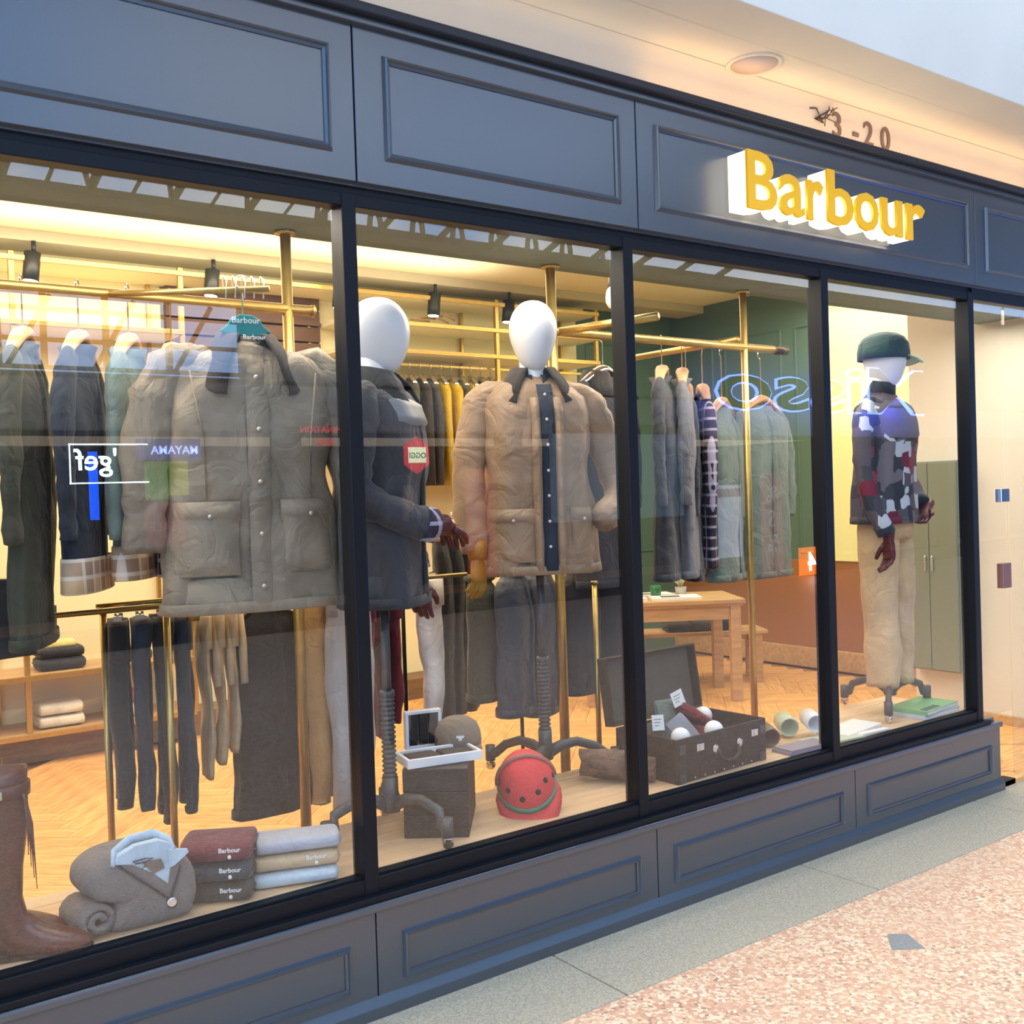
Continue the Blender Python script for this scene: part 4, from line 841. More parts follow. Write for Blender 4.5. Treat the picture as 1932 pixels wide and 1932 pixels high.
DKB = cloth('ink_knit', (30, 34, 48)); YL2 = cloth('pale_yellow_knit', (236, 214, 140)); CRK = cloth('cream_knit', (226, 220, 204)); RDK = cloth('soft_red_knit', (190, 80, 88))
G_ = 'folded knits on the bookcase shelves'
fold_item(1.60, 4.17, .235, 0, .27, .26, .075, CRK, 'cream folded knit, lower of the pair on the bottom bookcase shelf', G_)
fold_item(1.60, 4.17, .311, 0, .26, .25, .075, CRK, 'cream folded knit, upper of the pair on the bottom bookcase shelf', G_)
fold_item(1.62, 4.17, .59, 0, .27, .26, .075, DKB, 'ink blue folded knit, lower one on the upper bookcase shelf', G_)
t = fold_item(1.62, 4.17, .666, 0, .26, .25, .065, DKB, 'ink blue folded knit with pale yellow neck on upper bookcase shelf', G_)
folded(t, .18, .12, .05, YL2, (0, -.01, .055), 'yellow_neck')
fold_item(2.05, 4.17, .59, 0, .24, .26, .08, BLKC, 'black folded knit on the upper bookcase shelf behind hanging trousers', G_)
fold_item(2.02, 4.17, .235, 0, .24, .26, .09, CRK, 'cream folded knit under the red one on the bottom bookcase shelf', G_)
fold_item(2.03, 4.17, .326, 0, .22, .24, .07, RDK, 'soft red folded knit on the bottom bookcase shelf', G_)
for k in range(3): fold_item(3.2, 4.2, 1.902+.062*k, 0, .30, .24, .06, CRK if k != 1 else YL2, ['cream folded knit at the bottom of the niche stack', 'yellow folded knit in the middle of the niche stack', 'cream folded knit on top of the niche stack'][k], 'folded knits in the lit niche')
# jackets on the back wall rail
for i in range(11):
    x = 4.02+.095*i; mt = (OLV, CHAR, OLV, BRN, CHAR, YEL, YEL, OLV, YEL, CHAR, YEL)[i]
    t = thing('hanging_jacket', ['olive', 'charcoal', 'second olive', 'brown', 'second charcoal', 'mustard', 'second mustard', 'third olive', 'third mustard', 'last charcoal', 'last mustard'][i]+' jacket, number %s from the first mannequin head along the back wall rail' % ['one', 'two', 'three', 'four', 'five', 'six', 'seven', 'eight', 'nine', 'ten', 'eleven'][i], 'jacket', (x, 4.08, 2.50), 78, 'jackets on the back wall rail')
    R = []; hwj, L = .20, .82
    for z, a, b in ((0, .03, .02), (-.012, .06, .03), (-.05, .15, .035), (-.09, .19, .04), (-.3, .21, .042), (-L, .215, .042)): R.append(ering((0, .012*math.sin(i*2+z*8), z), a, b, X, Y, 22, 2.4))
    MB().rings(R).build('body', mt, t, cloth=(.006, 8, 5)); hanger(t, CHROME, hw=.13, top=.105, z=.0)
# ------------------------------------------------------------------ wooden table, bench and what lies on them
tb = thing('wooden_table', 'light oak table with square legs seen through third window', 'table', (5.56, 2.86, .03), -33)
box('table_top', (-.6, .6, -.32, .32, .715, .75), OAK, tb, .005); box('top_moulding', (-.585, .585, -.305, .305, .698, .715), OAK, tb, .003)
for sy in (-1, 1): box('apron', (-.5, .5, sy*.27-.012, sy*.27+.012, .60, .698), OAK, tb, .002)
for sx in (-1, 1): box('apron', (sx*.53-.012, sx*.53+.012, -.25, .25, .60, .698), OAK, tb, .002)
for sx in (-1, 1):
    for sy in (-1, 1): box('leg', (sx*.53-.037, sx*.53+.037, sy*.265-.037, sy*.265+.037, 0, .698), OAK, tb, .003)
bn = thing('wooden_bench', 'low oak bench behind the right leg of the oak table', 'bench', (6.21, 3.09, .03), -33)
box('seat', (-.55, .55, -.17, .17, .39, .42), OAK, bn, .004)
for sx in (-1, 1):
    box('rail', (sx*.48-.012, sx*.48+.012, -.12, .12, .30, .39), OAK, bn, .002)
    for sy in (-1, 1): box('leg', (sx*.48-.028, sx*.48+.028, sy*.13-.028, sy*.13+.028, 0, .39), OAK, bn, .003)
for k, (dx, mt) in enumerate(((-.15, BLKC), (.05, CHAR), (.25, BLKC))):
    c, s_ = math.cos(math.radians(-33)), math.sin(math.radians(-33)); fold_item(6.21+dx*c, 3.09+dx*s_, .45+.0, -33, .19, .28, .07+.02*k, mt, ['black folded garment on the low bench, left one', 'charcoal folded garment in the middle of the low bench', 'black folded garment on the low bench, right one'][k], 'dark folded garments on the bench', cat='garment', name='folded_garment')
def ontable(dx, dy): c, s_ = math.cos(math.radians(-33)), math.sin(math.radians(-33)); return 5.56+dx*c-dy*s_, 2.86+dx*s_+dy*c
PAPM = mat('paper_white', srgb(240, 240, 236), .6)
for k, (dx, dy, rz, sx, sy) in enumerate(((-.28, -.12, -30, .34, .26), (.12, -.13, -36, .36, .24), (-.05, .12, -25, .4, .2))):
    x, y = ontable(dx, dy); t = thing('magazine', ['white magazine at the left end of the oak table', 'white magazine at the right end of the oak table', 'white magazine at the back of the oak table'][k], 'magazine', (x, y, .781), rz, 'magazines on the oak table')
    box('cover', (-sx/2, sx/2, -sy/2, sy/2, 0, .003), PAPM, t, 0); box('pages', (-sx/2+.002, sx/2-.002, -sy/2+.002, sy/2-.002, .003, .014), PAPM, t, 0); box('cover', (-sx/2, sx/2, -sy/2, sy/2, .014, .017), PAPM, t, 0)
    box('print', (-sx*.3, sx*.1, -sy*.3, sy*.2, .017, .0175), CHAR, t, 0)
x, y = ontable(.0, -.02); t = thing('candle_jar', 'small green and white candle jar standing on the oak table', 'jar', (x, y, .798)); MB().lathe([(0, 0), (.04, 0), (.042, .07), (.036, .075), (.036, .02), (0, .02)]).build('jar', mat('jar_green', srgb(40, 110, 70), .3), t); MB().lathe([(0, .02), (.035, .02), (.035, .055), (0, .055)]).build('wax', IVORY, t)
x, y = ontable(.2, .02); t = thing('flower_pot', 'small pot with pale dried flowers on the oak table', 'plant', (x, y, .781)); MB().lathe([(0, 0), (.035, 0), (.045, .07), (0, .07)]).build('pot', mat('pot_grey', srgb(170, 170, 160), .6), t)
fm = MB()
for k in range(26): a = random.random()*6.28; r = random.random()*.07; fm.tube([(0, 0, .06), (r*.5*math.cos(a), r*.5*math.sin(a), .1), (r*math.cos(a), r*math.sin(a), .12+random.random()*.05)], [.002, .003, .009], 5)
fm.build('dried_flowers', mat('dried', srgb(196, 196, 170), .9), t)
# ------------------------------------------------------------------ open suitcase
SCM = mat('suitcase_brown', srgb(62, 52, 42), .6, nscale=22, namt=.45, bump=.3, bscale=60); SCL = mat('suitcase_lining', srgb(96, 88, 78), .85, nscale=12, namt=.15)
sc_t = thing('suitcase', 'open dark brown vintage suitcase with lid standing up, full of clothes', 'suitcase', (3.255, .10, PZ), 3)
W, D, H = .285, .34, .18
mb = MB(); t_ = .008
for b in ((-W, W, 0, t_, 0, H), (-W, W, D-t_, D, 0, H), (-W, -W+t_, t_, D-t_, 0, H), (W-t_, W, t_, D-t_, 0, H), (-W+t_, W-t_, t_, D-t_, 0, t_)): mb.box(*b)
bs_ = mb.build('case_body', SCM, sc_t, smooth=False, bevel=.004)
Ml = Matrix.Translation((0, D+.006, H)) @ Matrix.Rotation(math.radians(-8), 4, 'X'); mb = MB()
for b in ((-W, W, .05, .058, 0, .29), (-W, W, 0, .05, 0, .008), (-W, W, 0, .05, .282, .29), (-W, -W+.008, 0, .05, .008, .282), (W-.008, W, 0, .05, .008, .282)): mb.box(*b, M=Ml)
ld = mb.build('lid', SCM, sc_t, smooth=False, bevel=.004); box('lid_lining', (-W+.01, W-.01, .046, .05, .01, .28), SCL, ld, 0, M=Ml)
for x in (-.15, .2):
    lk = box('lock', (x-.022, x+.022, -.008, 0, .115, .145), CHROME, bs_, .002); box('lock_catch', (x-.008, x+.008, -.012, -.008, .12, .142), CHROME, lk, .001)
MB().tube([(-.035, -.004, .10), (-.03, -.016, .07), (-.0, -.02, .05), (.05, -.02, .05), (.085, -.016, .07), (.09, -.004, .10)], .007, 8).build('handle', mat('worn_leather', srgb(60, 46, 36), .5), bs_)
for x in (-.05, .105): MB().lathe([(.012, -.004), (.018, -.004), (.018, 0), (.012, 0)], c=(x, 0, .105), axis='y').build('handle_ring', CHROME, bs_)
for x in (-.255, .255):
    for z in (.02, .135): box('corner_stud', (x-.018, x+.018, -.006, 0, z-.018, z+.018), GREYM, bs_, .002)
for k in range(9): MB().lathe([(0, -.003), (.004, -.003), (.004, 0), (0, 0)], c=(-.24+.06*k, 0, .012), n=8, axis='y').build('stud', CHROME, bs_)
GI = 'clothes packed in the open suitcase'
def inpack(x, y, z, mt, label, rx, ry, rz_, w_, d, h, cat='garment', nm='folded_shirt'):
    t = thing(nm, label, cat, (3.235+x, .10+y, PZ+z), 0, GI); t.rotation_euler = (math.radians(rx), math.radians(ry), math.radians(rz_)); folded(t, w_, d, h, mt, name='cloth'); return t
inpack(-.10, .20, .035, GREYC, 'grey folded shirt at the bottom of the suitcase', 0, 0, 0, .3, .26, .07)
inpack(.13, .18, .04, BURG, 'burgundy folded jumper in the right of the suitcase', 0, 14, 6, .24, .28, .10, nm='folded_jumper')
inpack(.10, .24, .16, BURG, 'burgundy jumper corner raised above the suitcase edge', 18, 28, 12, .18, .16, .05, nm='folded_jumper')
inpack(-.03, .16, .12, cloth('blue_grey_shirting', (136, 140, 152)), 'blue grey shirt sleeve rising from the suitcase', 55, -25, -8, .10, .20, .03)
inpack(-.16, .25, .10, OLV, 'olive garment against the lid with a white tag', 62, 0, 4, .13, .17, .03)
inpack(-.0, .30, .15, SAGE, 'sage socks standing against the lid with white tag', 72, 0, -12, .11, .22, .03, nm='folded_socks', cat='socks')
for x, y, z, a, lb in ((-.155, .20, .20, 6, 'white price tag on the olive garment in the suitcase'), (.02, .255, .27, -14, 'white price tag on the sage socks against the lid')):
    t = thing('price_tag', lb, 'tag', (3.235+x, .10+y, PZ+z), 0, 'white tags in the suitcase'); t.rotation_euler = (math.radians(-12), math.radians(a), 0)
    box('card', (-.034, .034, -.001, .001, -.032, .032), PAPM, t, 0)
    for k in range(3): box('print_line', (-.022, .02-.008*k, -.0014, -.001, .012-.013*k, .015-.013*k), GREYC, t, 0)
for x, y, lb in ((-.17, .055, 'white ball at the left front of suitcase'), (.02, .05, 'white ball at the middle front of suitcase'), (.2, .28, 'white ball at the right back of suitcase')):
    t = tag(MB().lathe([(.0005, -.04)]+[(.04*math.cos(a), .04*math.sin(a)) for a in [(-80+i*10)*PI/180 for i in range(17)]]+[(.0005, .04)], n=24).build('ball', WHITE), lb, 'ball', 'white balls in the suitcase'); t.location = (3.235+x, .10+y, PZ+.165)
# ------------------------------------------------------------------ tins, papers and books right of the suitcase
def tin(x, y, z, r, L, mt, a, label):
    t = thing('tin', label, 'tin', (x, y, z), a, 'lying tins beside the suitcase'); t.rotation_euler = (math.radians(8), 0, math.radians(a))
    MB().lathe([(0, L), (r, L), (r, .002), (r-.003, 0), (r-.006, .004), (r-.006, L-.01), (0, L-.01)], axis='y', n=28).build('can', mt, t); return t
tin(3.99, .20, PZ+.068, .042, .10, WHITE, -30, 'white lying tin with open grey mouth on the papers')
tin(3.90, .28, PZ+.052, .045, .10, mat('pale_green_tin', srgb(204, 210, 176), .4), -32, 'pale green lying tin behind the white one')
tin(3.70, .22, PZ+.047, .042, .09, mat('brown_tin', srgb(120, 104, 84), .4), -28, 'brown lying tin beside the suitcase corner')
GP = 'papers lying between suitcase and third mannequin'
for k, (x, y, rz_, sx, sy, h, mt, lb) in enumerate(((3.78, .12, -3, .26, .11, .022, mat('mauve_cloth', srgb(150, 142, 152), .8), 'mauve grey folded cloth lying in front of the tins'), (4.02, .14, -6, .30, .14, .010, mat('pale_green_card', srgb(206, 212, 184), .6), 'pale green card under the white tin'), (4.24, .20, 8, .34, .16, .014, PAPM, 'large white paper pad beside the third mullion'), (4.22, .10, -4, .30, .045, .009, PAPM, 'patterned white leaflet at the glass beside third mullion'))):
    t = thing('paper', lb, 'paper', (x, y, PZ+.001), rz_, GP); box('sheet', (-sx/2, sx/2, -sy/2, sy/2, 0, h*.6), mt, t, .001); box('sheet', (-sx/2+.006, sx/2, -sy/2, sy/2-.008, h*.6+.0005, h), mt, t, .001)
for k, (c, lb) in enumerate((((200, 214, 226), 'pale blue book, lower of the two beside the third stand'), ((120, 186, 130), 'light green book, upper of the two beside the third stand'))):
    t = thing('book', lb, 'book', (4.83, .185, PZ+.001+.021*k), 3+4*k, 'books by the third mannequin'); cm = mat('book_cover_%s' % 'ab'[k], srgb(*c), .4)
    box('cover', (-.17, .17, -.105, .105, 0, .002), cm, t, 0); box('pages', (-.168, .168, -.103, .103, .002, .018), PAPM, t, 0); box('cover', (-.17, .17, -.105, .105, .018, .020), cm, t, 0); box('spine', (-.172, -.17, -.105, .105, 0, .020), cm, t, 0)
    if k: 
        for q in range(4): box('print_block', (-.15+.04*q, -.12+.04*q, -.09, -.05, .0201, .0204), NAVYC, t, 0)
# ------------------------------------------------------------------ trunk, display boxes, cap, helmet, log in the second window
tr = thing('wooden_block', 'dark brown wood grain block standing behind the castor in second window', 'block', (1.82, .26, PZ), -38)
TRM = mat('dark_wood_grain', srgb(58, 46, 38), .6, nscale=5, namt=.45, bump=.25, bscale=50, stretch=(1, 1, 9))
for k in range(3): box('plank', (0, .225, 0, .36, .08*k, .08*k+.079), TRM, tr, .003)
def ontrunk(dx, dy): c, s_ = math.cos(math.radians(-38)), math.sin(math.radians(-38)); return 1.82+dx*c-dy*s_, .26+dx*s_+dy*c
SCK = mat('dark_plaid_sock', srgb(64, 54, 52), .85, nscale=30, namt=.3)
x, y = ontrunk(.115, .12); t = thing('gift_box', 'white box lying open on the wood block with dark socks inside', 'box', (x, y, PZ+.241), -12)
mb = MB(); 
for b in ((-.14, .14, -.075, -.063, 0, .032), (-.14, .14, .063, .075, 0, .032), (-.14, -.128, -.063, .063, 0, .032), (.128, .14, -.063, .063, 0, .032), (-.128, .128, -.063, .063, 0, .006)): mb.box(*b)
mb.build('tray', WHITE, t, smooth=False, bevel=.002); 
for sx in (-1, 1): folded(t, .11, .115, .024, SCK, (sx*.062, 0, .006), 'sock')
x, y = ontrunk(.045, .30); t = thing('gift_box', 'white framed box standing upright on the wood block with socks', 'box', (x, y, PZ+.241), -14)
mb = MB()
for b in ((-.07, .07, 0, .03, 0, .012), (-.07, .07, 0, .03, .128, .14), (-.07, -.058, 0, .03, .012, .128), (.058, .07, 0, .03, .012, .128), (-.058, .058, .024, .03, .012, .128)): mb.box(*b)
mb.build('tray', WHITE, t, smooth=False, bevel=.002)
for k in range(3): MB().rings([ering((-.038+.038*k, .012, z), .017, .010, X, Y, 14, 3) for z in (.014, .04, .1, .126)]).build('sock', SCK, t)
TPC = cloth('taupe_cap_cloth', (132, 116, 98))
x, y = ontrunk(.17, .31); t = thing('flat_cap', 'taupe cap with small white label sitting on the wood block', 'cap', (x, y, PZ+.242), -28)
cb_ = MB().rings([ering((0, .0, z), .088*g, .10*g, X, Y, 28) for z, g in ((0, .98), (.03, 1.0), (.06, .96), (.09, .80), (.108, .5), (.112, .05))], cap=(True, True)).build('crown', TPC, t, cloth=(.003, 9, 9))
R = []
for i in range(15):
    a = math.radians(-62+124*i/14); R.append([Vector((.088*math.sin(a), -.095*math.cos(a), .012)), Vector((.092*math.sin(a), -.03-.11*math.cos(a), .014-.010*abs(math.sin(a)))), Vector((.08*math.sin(a), -.06-.10*math.cos(a), .010-.008*abs(math.sin(a))))])
MB().rings(R, wrap=False).build('brim', TPC, t, solid=.006); box('label', (-.014, .014, -.097, -.090, .052, .060), PAPM, cb_, 0); box('label', (-.006, .006, -.098, -.090, .040, .052), PAPM, cb_, 0)
RED = mat('helmet_red_felt', srgb(226, 70, 72), .8, nscale=120, namt=.12, bump=.1); GRB = mat('helmet_green_band', srgb(70, 150, 120), .7)
hl = thing('polo_helmet', 'red polo helmet with green band and dark air holes by the glass', 'helmet', (2.335, .235, PZ+.10), -30)
hl.rotation_euler = (math.radians(34), math.radians(-8), math.radians(-34))
HR, HY, HZ = .108, .128, .125
dome = [ering((0, 0, HZ*math.sin(a)), max(.001, HR*math.cos(a)), max(.001, HY*math.cos(a)), X, Y, 36) for a in [i*PI/2/14 for i in range(15)]]
dm = MB().rings([ering((0, 0, -.035), HR*1.0, HY*1.0, X, Y, 36)]+dome, cap=(True, True)).build('shell', RED, hl)
MB().rings([ering((0, 0, z), HR*g, HY*g, X, Y, 40) for z, g in ((-.012, 1.005), (-.010, 1.04), (.008, 1.038), (.010, 1.0))], cap=(False, False)).build('band', GRB, hl)
MB().tube([(-HR*1.02*math.cos(a), .02, HZ*1.03*math.sin(a)) for a in [PI*i/18 for i in range(19)]], .007, 8, flat=1.4, up=Y).build('piping', mat('helmet_piping', srgb(170, 110, 100), .7), hl)
R = []
for i in range(19):
    a = math.radians(-88+176*i/18); c = math.cos(a); R.append([Vector((HR*math.sin(a), -HY*c, -.012)), Vector((HR*1.06*math.sin(a), -HY*c-.035*c-.004, -.022)), Vector((HR*1.12*math.sin(a), -HY*c-.075*c-.006, -.045))])
MB().rings(R, wrap=False).build('peak', RED, hl, solid=.007)
for th, ph in ((-50, 30), (-15, 24), (22, 30), (52, 36), (80, 20), (-85, 22)):
    a, b = math.radians(th), math.radians(ph); p = Vector((HR*math.sin(a)*math.cos(b), -HY*math.cos(a)*math.cos(b), HZ*math.sin(b))); n_ = Vector((p.x/HR**2, p.y/HY**2, p.z/HZ**2)).normalized()
    q = n_.to_track_quat('Z', 'Y').to_matrix().to_4x4(); MB().lathe([(.004, .0035), (.010, .0035), (.011, 0), (.011, -.004), (.004, -.004)], M=Matrix.Translation(p) @ q, n=14).build('air_hole_ring', BLKC, dm)
lg_ = tag(MB().tube([(2.74, .40, PZ+.08), (2.80, .33, PZ+.075), (2.87, .25, PZ+.07), (2.94, .18, PZ+.06)], [.05, .062, .06, .045], 26).build('bark_log', mat('rough_bark', srgb(140, 110, 90), .95, nscale=16, namt=.5, bump=1.2, bscale=24, stretch=(1, 1, 2)), cloth=(.03, 16, 16)), 'rough brown bark log lying at foot of the second mullion', 'log')
# ------------------------------------------------------------------ folded stacks, half zip jumper and boots in the first window
for k, (mt, lb) in enumerate(((cloth('moss_knit', (62, 60, 52)), 'dark moss jumper, bottom of the dark folded stack'), (cloth('slate_knit', (56, 62, 72)), 'slate jumper in the middle of the dark folded stack'), (cloth('wine_knit', (108, 44, 54)), 'wine red jumper, top of the dark folded stack'))):
    fold_item(1.145, .205, PZ+.059*k, -30, .205, .20, .058, mt, lb, 'folded jumpers in first window', logo=PAPM)
for k, (mt, lb) in enumerate(((cloth('pale_blue_knit', (206, 222, 230)), 'pale blue shirt, bottom of the light folded stack'), (cloth('beige_knit', (204, 178, 142)), 'beige garment in the middle of the light folded stack'), (cloth('light_grey_knit', (176, 180, 192)), 'light grey garment, top of the light folded stack'))):
    fold_item(1.365+.005*k, .155, PZ+.050*k, -20, .255, .14, .049, mt, lb, 'folded shirts in first window', logo=PAPM if k == 1 else None)
JG = cloth('taupe_grey_knit', (128, 120, 114), bump=.5); SHB = cloth('pale_blue_shirt', (196, 216, 230)); 
jz = thing('half_zip_jumper', 'rolled taupe grey half zip jumper with pale blue shirt collar inside', 'jumper', (0, 0, 0))
prof = [(.80, .422), (.785, .47), (.80, .515), (.745, .535), (.715, .575), (.725, .625), (.78, .66), (.86, .672), (.945, .665), (1.0, .63), (1.035, .57), (1.045, .50), (1.03, .45), (1.0, .422)]
cx, cz = .89, .55
def smoothp(P, n=4):
    out = []; N = len(P)
    for i in range(N):
        p0, p1, p2, p3 = [Vector(P[(i+k) % N]) for k in (-1, 0, 1, 2)]
        for q in range(n): u = q/n; out.append(.5*((2*p1)+(-p0+p2)*u+(2*p0-5*p1+4*p2-p3)*u*u+(-p0+3*p1-3*p2+p3)*u**3))
    return out
SP = smoothp(prof); R = []
for y, g in ((.075, .55), (.078, .80), (.088, .92), (.108, .985), (.14, 1), (.20, 1), (.24, .96), (.26, .82), (.265, .5)): R.append([Vector((cx+(p[0]-cx)*g-.18*(y-.1), y, max(.422, cz+(p[1]-cz)*g))) for p in SP])
jb = MB().rings(R).build('body', JG, jz, cloth=(.006, 12, 12))
sp_ = []
for k in range(26): a = k*.42; r = .012+.0016*k; sp_.append((.745+r*math.cos(a), PZ+.056+r*math.sin(a)))
for y0, y1 in ((.09, .25),):
    mb = MB(); R = [[Vector((x-.15*(y-.1), y, z)) for x, z in sp_] for y in (y0, y0+.05, y1)]; mb.rings(R, wrap=False).build('rolled_hem', JG, jz, solid=.016)
# shirt collar lying in the neck opening
P = [Vector((.785, .085, .645)), Vector((.80, .12, .672)), Vector((.86, .17, .692)), Vector((.93, .16, .690)), Vector((.965, .11, .668)), Vector((.96, .085, .63))]
MB().tube([Vector((.782, .07, .640)), Vector((.795, .10, .672)), Vector((.85, .125, .694)), Vector((.92, .125, .696)), Vector((.958, .10, .676)), Vector((.964, .07, .645))], [.007, .009, .010, .010, .009, .007], 10, flat=1.6).build('shirt_neckband', SHB, jz)
sh_ = MB().rings([[Vector((x, y, z)) for x, z in ((.785, .642), (.80, .668), (.85, .688), (.92, .690), (.955, .672), (.962, .645), (.955, .60), (.945, .545), (.90, .59), (.84, .63))] for y in (.072, .10)]).build('shirt_front', SHB, jz, smooth=False, bevel=.003)
MB().rings([[Vector((x, y, z)) for x, z in ((.945, .655), (1.005, .645), (1.01, .632), (.965, .60), (.948, .595))] for y in (.066, .074)]).build('shirt_collar_point', SHB, jz, smooth=False, bevel=.002)
MB().rings([[Vector((x, y, z)) for x, z in ((.865, .635), (.925, .63), (.935, .60), (.90, .59))] for y in (.068, .0745)]).build('size_tag', TPC, jz, smooth=False)
MB().tube([(.84, .068, .640), (.875, .066, .644), (.90, .066, .640), (.875, .066, .632), (.845, .067, .634)], .002, 6).build('loop', CHAR, jz)
for a_, b_ in (((.80, .635), (.945, .50)), ((.985, .595), (.95, .50))): MB().tube([(a_[0], .076, a_[1]), ((a_[0]+b_[0])/2, .070, (a_[1]+b_[1])/2-.0), (b_[0], .068, b_[1])], .004, 6).build('zip', CHAR, jz)
MB().lathe([(.011, -.003), (.016, -.003), (.016, .003), (.011, .003)], axis='y', c=(.952, .066, .487), n=20).build('zip_ring', CHROME, jz)
BOOT = mat('brown_boot_leather', srgb(98, 46, 30), .35, nscale=8, namt=.4, bump=.15, bscale=50, coat=.3); SOLE = mat('boot_sole', srgb(40, 28, 22), .6)
def boot(x, y, rz, label):
    t = thing('riding_boot', label, 'boot', (x, y, PZ), rz, 'pair of riding boots'); mb = MB(); R = []
    S = [((0, 0, .50), 0, .068, .066), ((0, 0, .46), 0, .067, .065), ((.0, 0, .36), 0, .063, .060), ((-.004, 0, .24), 0, .054, .050), ((-.002, 0, .16), 0, .047, .042), ((.004, 0, .11), 8, .050, .041), ((.016, 0, .078), 30, .062, .040), ((.045, 0, .055), 58, .056, .040), ((.085, 0, .042), 76, .044, .042), ((.13, 0, .034), 84, .034, .044), ((.17, 0, .029), 88, .026, .038), ((.20, 0, .025), 90, .018, .024), ((.212, 0, .023), 90, .006, .008)]
    for c, a, rx, ry in S:
        ar = math.radians(a); R.append(ering(c, rx, ry, Vector((math.cos(ar), 0, math.sin(ar))), Y, 26, 2.2))
    R = [ering((0, 0, .40), .058, .055, X, Y, 26), ering((0, 0, .497), .063, .061, X, Y, 26)]+R
    up = mb.rings(R, cap=(True, True)).build('upper', BOOT, t, cloth=(.006, 14, 10)); 
    MB().rings([ering((0, 0, z), r, r*.97, X, Y, 28) for z, r in ((.43, .068), (.431, .073), (.465, .073), (.466, .069))], cap=(False, False)).build('top_strap', BOOT, t)
    bu = MB()
    for b in ((-.020, .020, -.079, -.074, .438, .443), (-.020, .020, -.079, -.074, .453, .458), (-.020, -.015, -.079, -.074, .443, .453), (.015, .020, -.079, -.074, .443, .453)): bu.box(*b)
    bu.build('buckle', mat('old_silver', srgb(190, 186, 160), .3, metal=.7), t, smooth=False)
    so_ = MB(); O = []
    for (sx, w_) in ((-.055, .018), (-.045, .032), (-.01, .037), (.04, .031), (.09, .040), (.14, .044), (.18, .036), (.205, .022), (.214, .006)): O.append((sx, w_))
    poly = [(a, b) for a, b in O]+[(a, -b) for a, b in reversed(O)]
    so_.rings([[Vector((a, b, z)) for a, b in poly] for z in (.004, .014)]).build('sole', SOLE, t, smooth=False)
    box('heel', (-.05, .012, -.032, .032, 0, .022), SOLE, t, .003)
    for k in range(4): MB().tube([(.062, -.035+.004*k, .44), (.072+.003*k, -.04, .36), (.070+.006*k, -.042, .28-.03*k)], [.003, .0035, .001], 6).build('tassel', BOOT, t)
    return t
boot(.535, .13, -22, 'brown leather riding boot nearest the glass at the left edge')
boot(.50, .26, -16, 'brown leather riding boot behind the other at left edge')
# ------------------------------------------------------------------ right part of the shop
wpn = struct(box('wall_right_pale', (7.36, 7.40, 1.27, 2.68, .95, 3.3), mat('yellow_lit_tint', srgb(232, 232, 170), .75), bevel=0))  # pale yellow glow of the downlight put into the panel's colour
cbn = thing('reflection_panel', 'grey green doored panel added in place of a reflection along the entrance wall', 'reflection_panel', (6.455, 0, 0)); CBM = mat('reflection_green_grey', srgb(120, 128, 112), .45)  # reflected grey green area in the glass, built as an added solid
box('body', (-.12, -.002, .86, 1.26, .34, 1.72), CBM, cbn, .004)
for k, (a, b) in enumerate(((.865, 1.058), (1.062, 1.255))):
    d_ = box('door', (-.142, -.121, a, b, .35, 1.71), CBM, cbn, .003); box('knob', (-.155, -.142, (b-.03 if k == 0 else a+.015), (b-.015 if k == 0 else a+.03), 1.0, 1.1), CHROME, d_, .003)
for o in jz.children: o.data.transform(Matrix.Translation((.895, .07, PZ)) @ Matrix.Diagonal((.92, .92, .90, 1)) @ Matrix.Translation((-.89, -.07, -PZ)))
# person walking past, reflected between the first mullion and the grey jacket
ps = thing('person', 'person in dark jacket and black headscarf, seen as a reflection', 'person', (3.47, -2.95, 0), 172)
SKIN = mat('skin', srgb(186, 140, 112), .5)
def f(pn):
    b, tab = jacket(pn, NAVYC, L=.68, hw=.20, hd=.13, sleeves=[[(-.17, 0, -.07), (-.225, .01, -.2), (-.24, .0, -.36), (-.16, -.14, -.42), (-.06, -.22, -.40)], [(.17, 0, -.07), (.225, .01, -.2), (.25, .01, -.38), (.26, -.03, -.60)]], srad=(.07, .056, .042), collar=BLKC, placket=.012, p=2.4, wr=.01)
wear(ps, 1.44, f)
wear(ps, .86, lambda pn: trousers(pn, BLKC, L=.79, hw=.15, hd=.09, taper=.62, top=True))
hd_ = MB().rings([ering((0, -.015-.01*math.sin(t*PI), 1.50+.215*t), max(.001, .074*math.sin(PI*(.12+.86*t))**.6), max(.001, .094*math.sin(PI*(.12+.86*t))**.6), X, Y, 24) for t in [i/14 for i in range(15)]])
hd_.rings([ering((0, 0, z), .045, .048, X, Y, 16) for z in (1.40, 1.53)])
hd_.tube([(0, -.108, 1.625), (0, -.120, 1.60), (0, -.126, 1.585), (0, -.112, 1.578)], [.006, .009, .012, .006], 8)
for sx in (-1, 1): hd_.lathe([(0, -.012), (.012, -.006), (.012, .006), (0, .012)], c=(sx*.078, 0, 1.61), n=8)
hb_ = hd_.build('head', SKIN, ps)
for sx in (-1, 1):
    MB().lathe([(0, -.006), (.010, -.003), (.010, .003), (0, .006)], axis='y', c=(sx*.030, -.104, 1.627), n=12, sy=.6).build('eye', WHITE, hb_); MB().lathe([(0, -.003), (.005, -.001), (.005, .001), (0, .002)], axis='y', c=(sx*.030, -.110, 1.627), n=10).build('iris', BLKC, hb_)
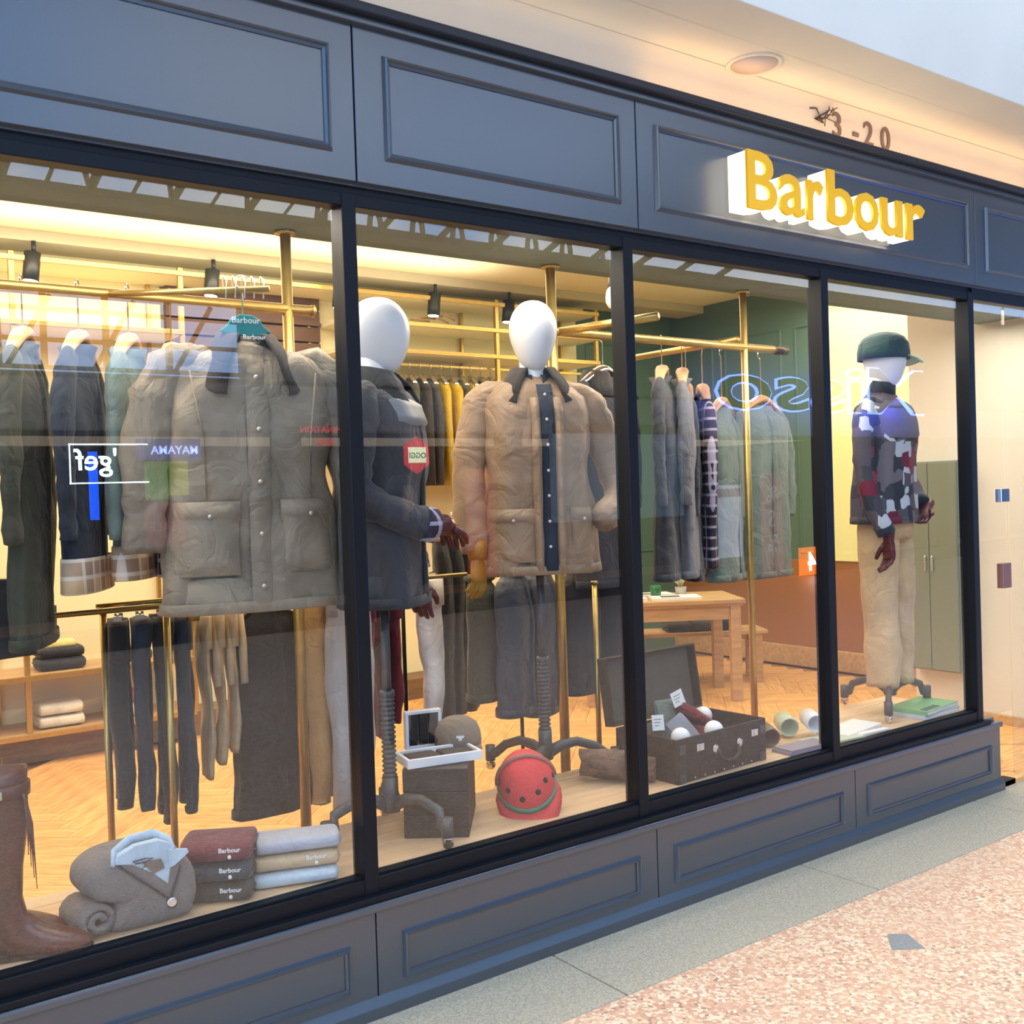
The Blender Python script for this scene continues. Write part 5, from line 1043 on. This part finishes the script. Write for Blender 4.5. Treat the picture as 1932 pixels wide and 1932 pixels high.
MB().tube([(-.022, -.106, 1.555), (0, -.112, 1.556), (.022, -.106, 1.555)], [.003, .006, .003], 8).build('mouth', mat('lips', srgb(150, 80, 76), .5), hb_)
R = []
for i in range(29):
    th = math.radians(-148+296*i/28); s_, c_ = math.sin(th), math.cos(th)
    R.append([Vector((s_*.13, .02+c_*.12, 1.40)), Vector((s_*.082, c_*.085, 1.48)), Vector((s_*.088, .002+c_*.104, 1.56)), Vector((s_*.090, .004+c_*.108, 1.64)), Vector((s_*.074, .0+c_*.09, 1.70)), Vector((s_*.03, -.01+c_*.04, 1.735))])
MB().rings(R, wrap=False).build('headscarf', BLKC, ps, solid=.008)
MB().lathe([(.0, 1.742), (.05, 1.735), (.078, 1.70), (.085, 1.672), (.08, 1.672), (0, 1.72)], sy=1.2, n=24, c=(0, -.004, 0)).build('headscarf_top', BLKC, ps)
hand(ps, SKIN, Matrix.Translation((-.04, -.255, 1.05)) @ Matrix.Rotation(math.radians(-70), 4, 'Y') @ Matrix.Rotation(math.radians(90), 4, 'Z'), 'hand', .7, -1, .95)
hand(ps, SKIN, Matrix.Translation((.262, -.04, .80)) @ Matrix.Rotation(math.radians(-90), 4, 'Z'), 'hand', .5, 1, .95)
for sx in (-1, 1): MB().rings([ering((sx*.085, y, z+.0), rx, rz_, X, Z, 16, 2.4) for y, z, rx, rz_ in ((.075, .045, .02, .03), (.06, .05, .034, .045), (.0, .05, .036, .046), (-.07, .035, .042, .033), (-.13, .025, .040, .023), (-.165, .02, .02, .012))]).build('shoe', BLK2, ps)
# small white camera hanging in the corner by the second mullion
cm_ = thing('security_camera', 'small white camera hanging beside the second mullion above the grey coat', 'camera', (3.175, .6, 0))
MB().lathe([(0, 2.50), (.008, 2.50), (.008, 2.585), (0, 2.585)]).build('stem', WHITE, cm_); MB().lathe([(0, 2.40), (.022, 2.408), (.034, 2.43), (.036, 2.455), (.030, 2.485), (.018, 2.50), (0, 2.502)]).build('housing', WHITE, cm_)
MB().lathe([(0, -.036), (.013, -.036), (.013, -.030), (0, -.030)], c=(-.012, -.002, 2.44), axis='y').build('lens', BLACK, cm_)
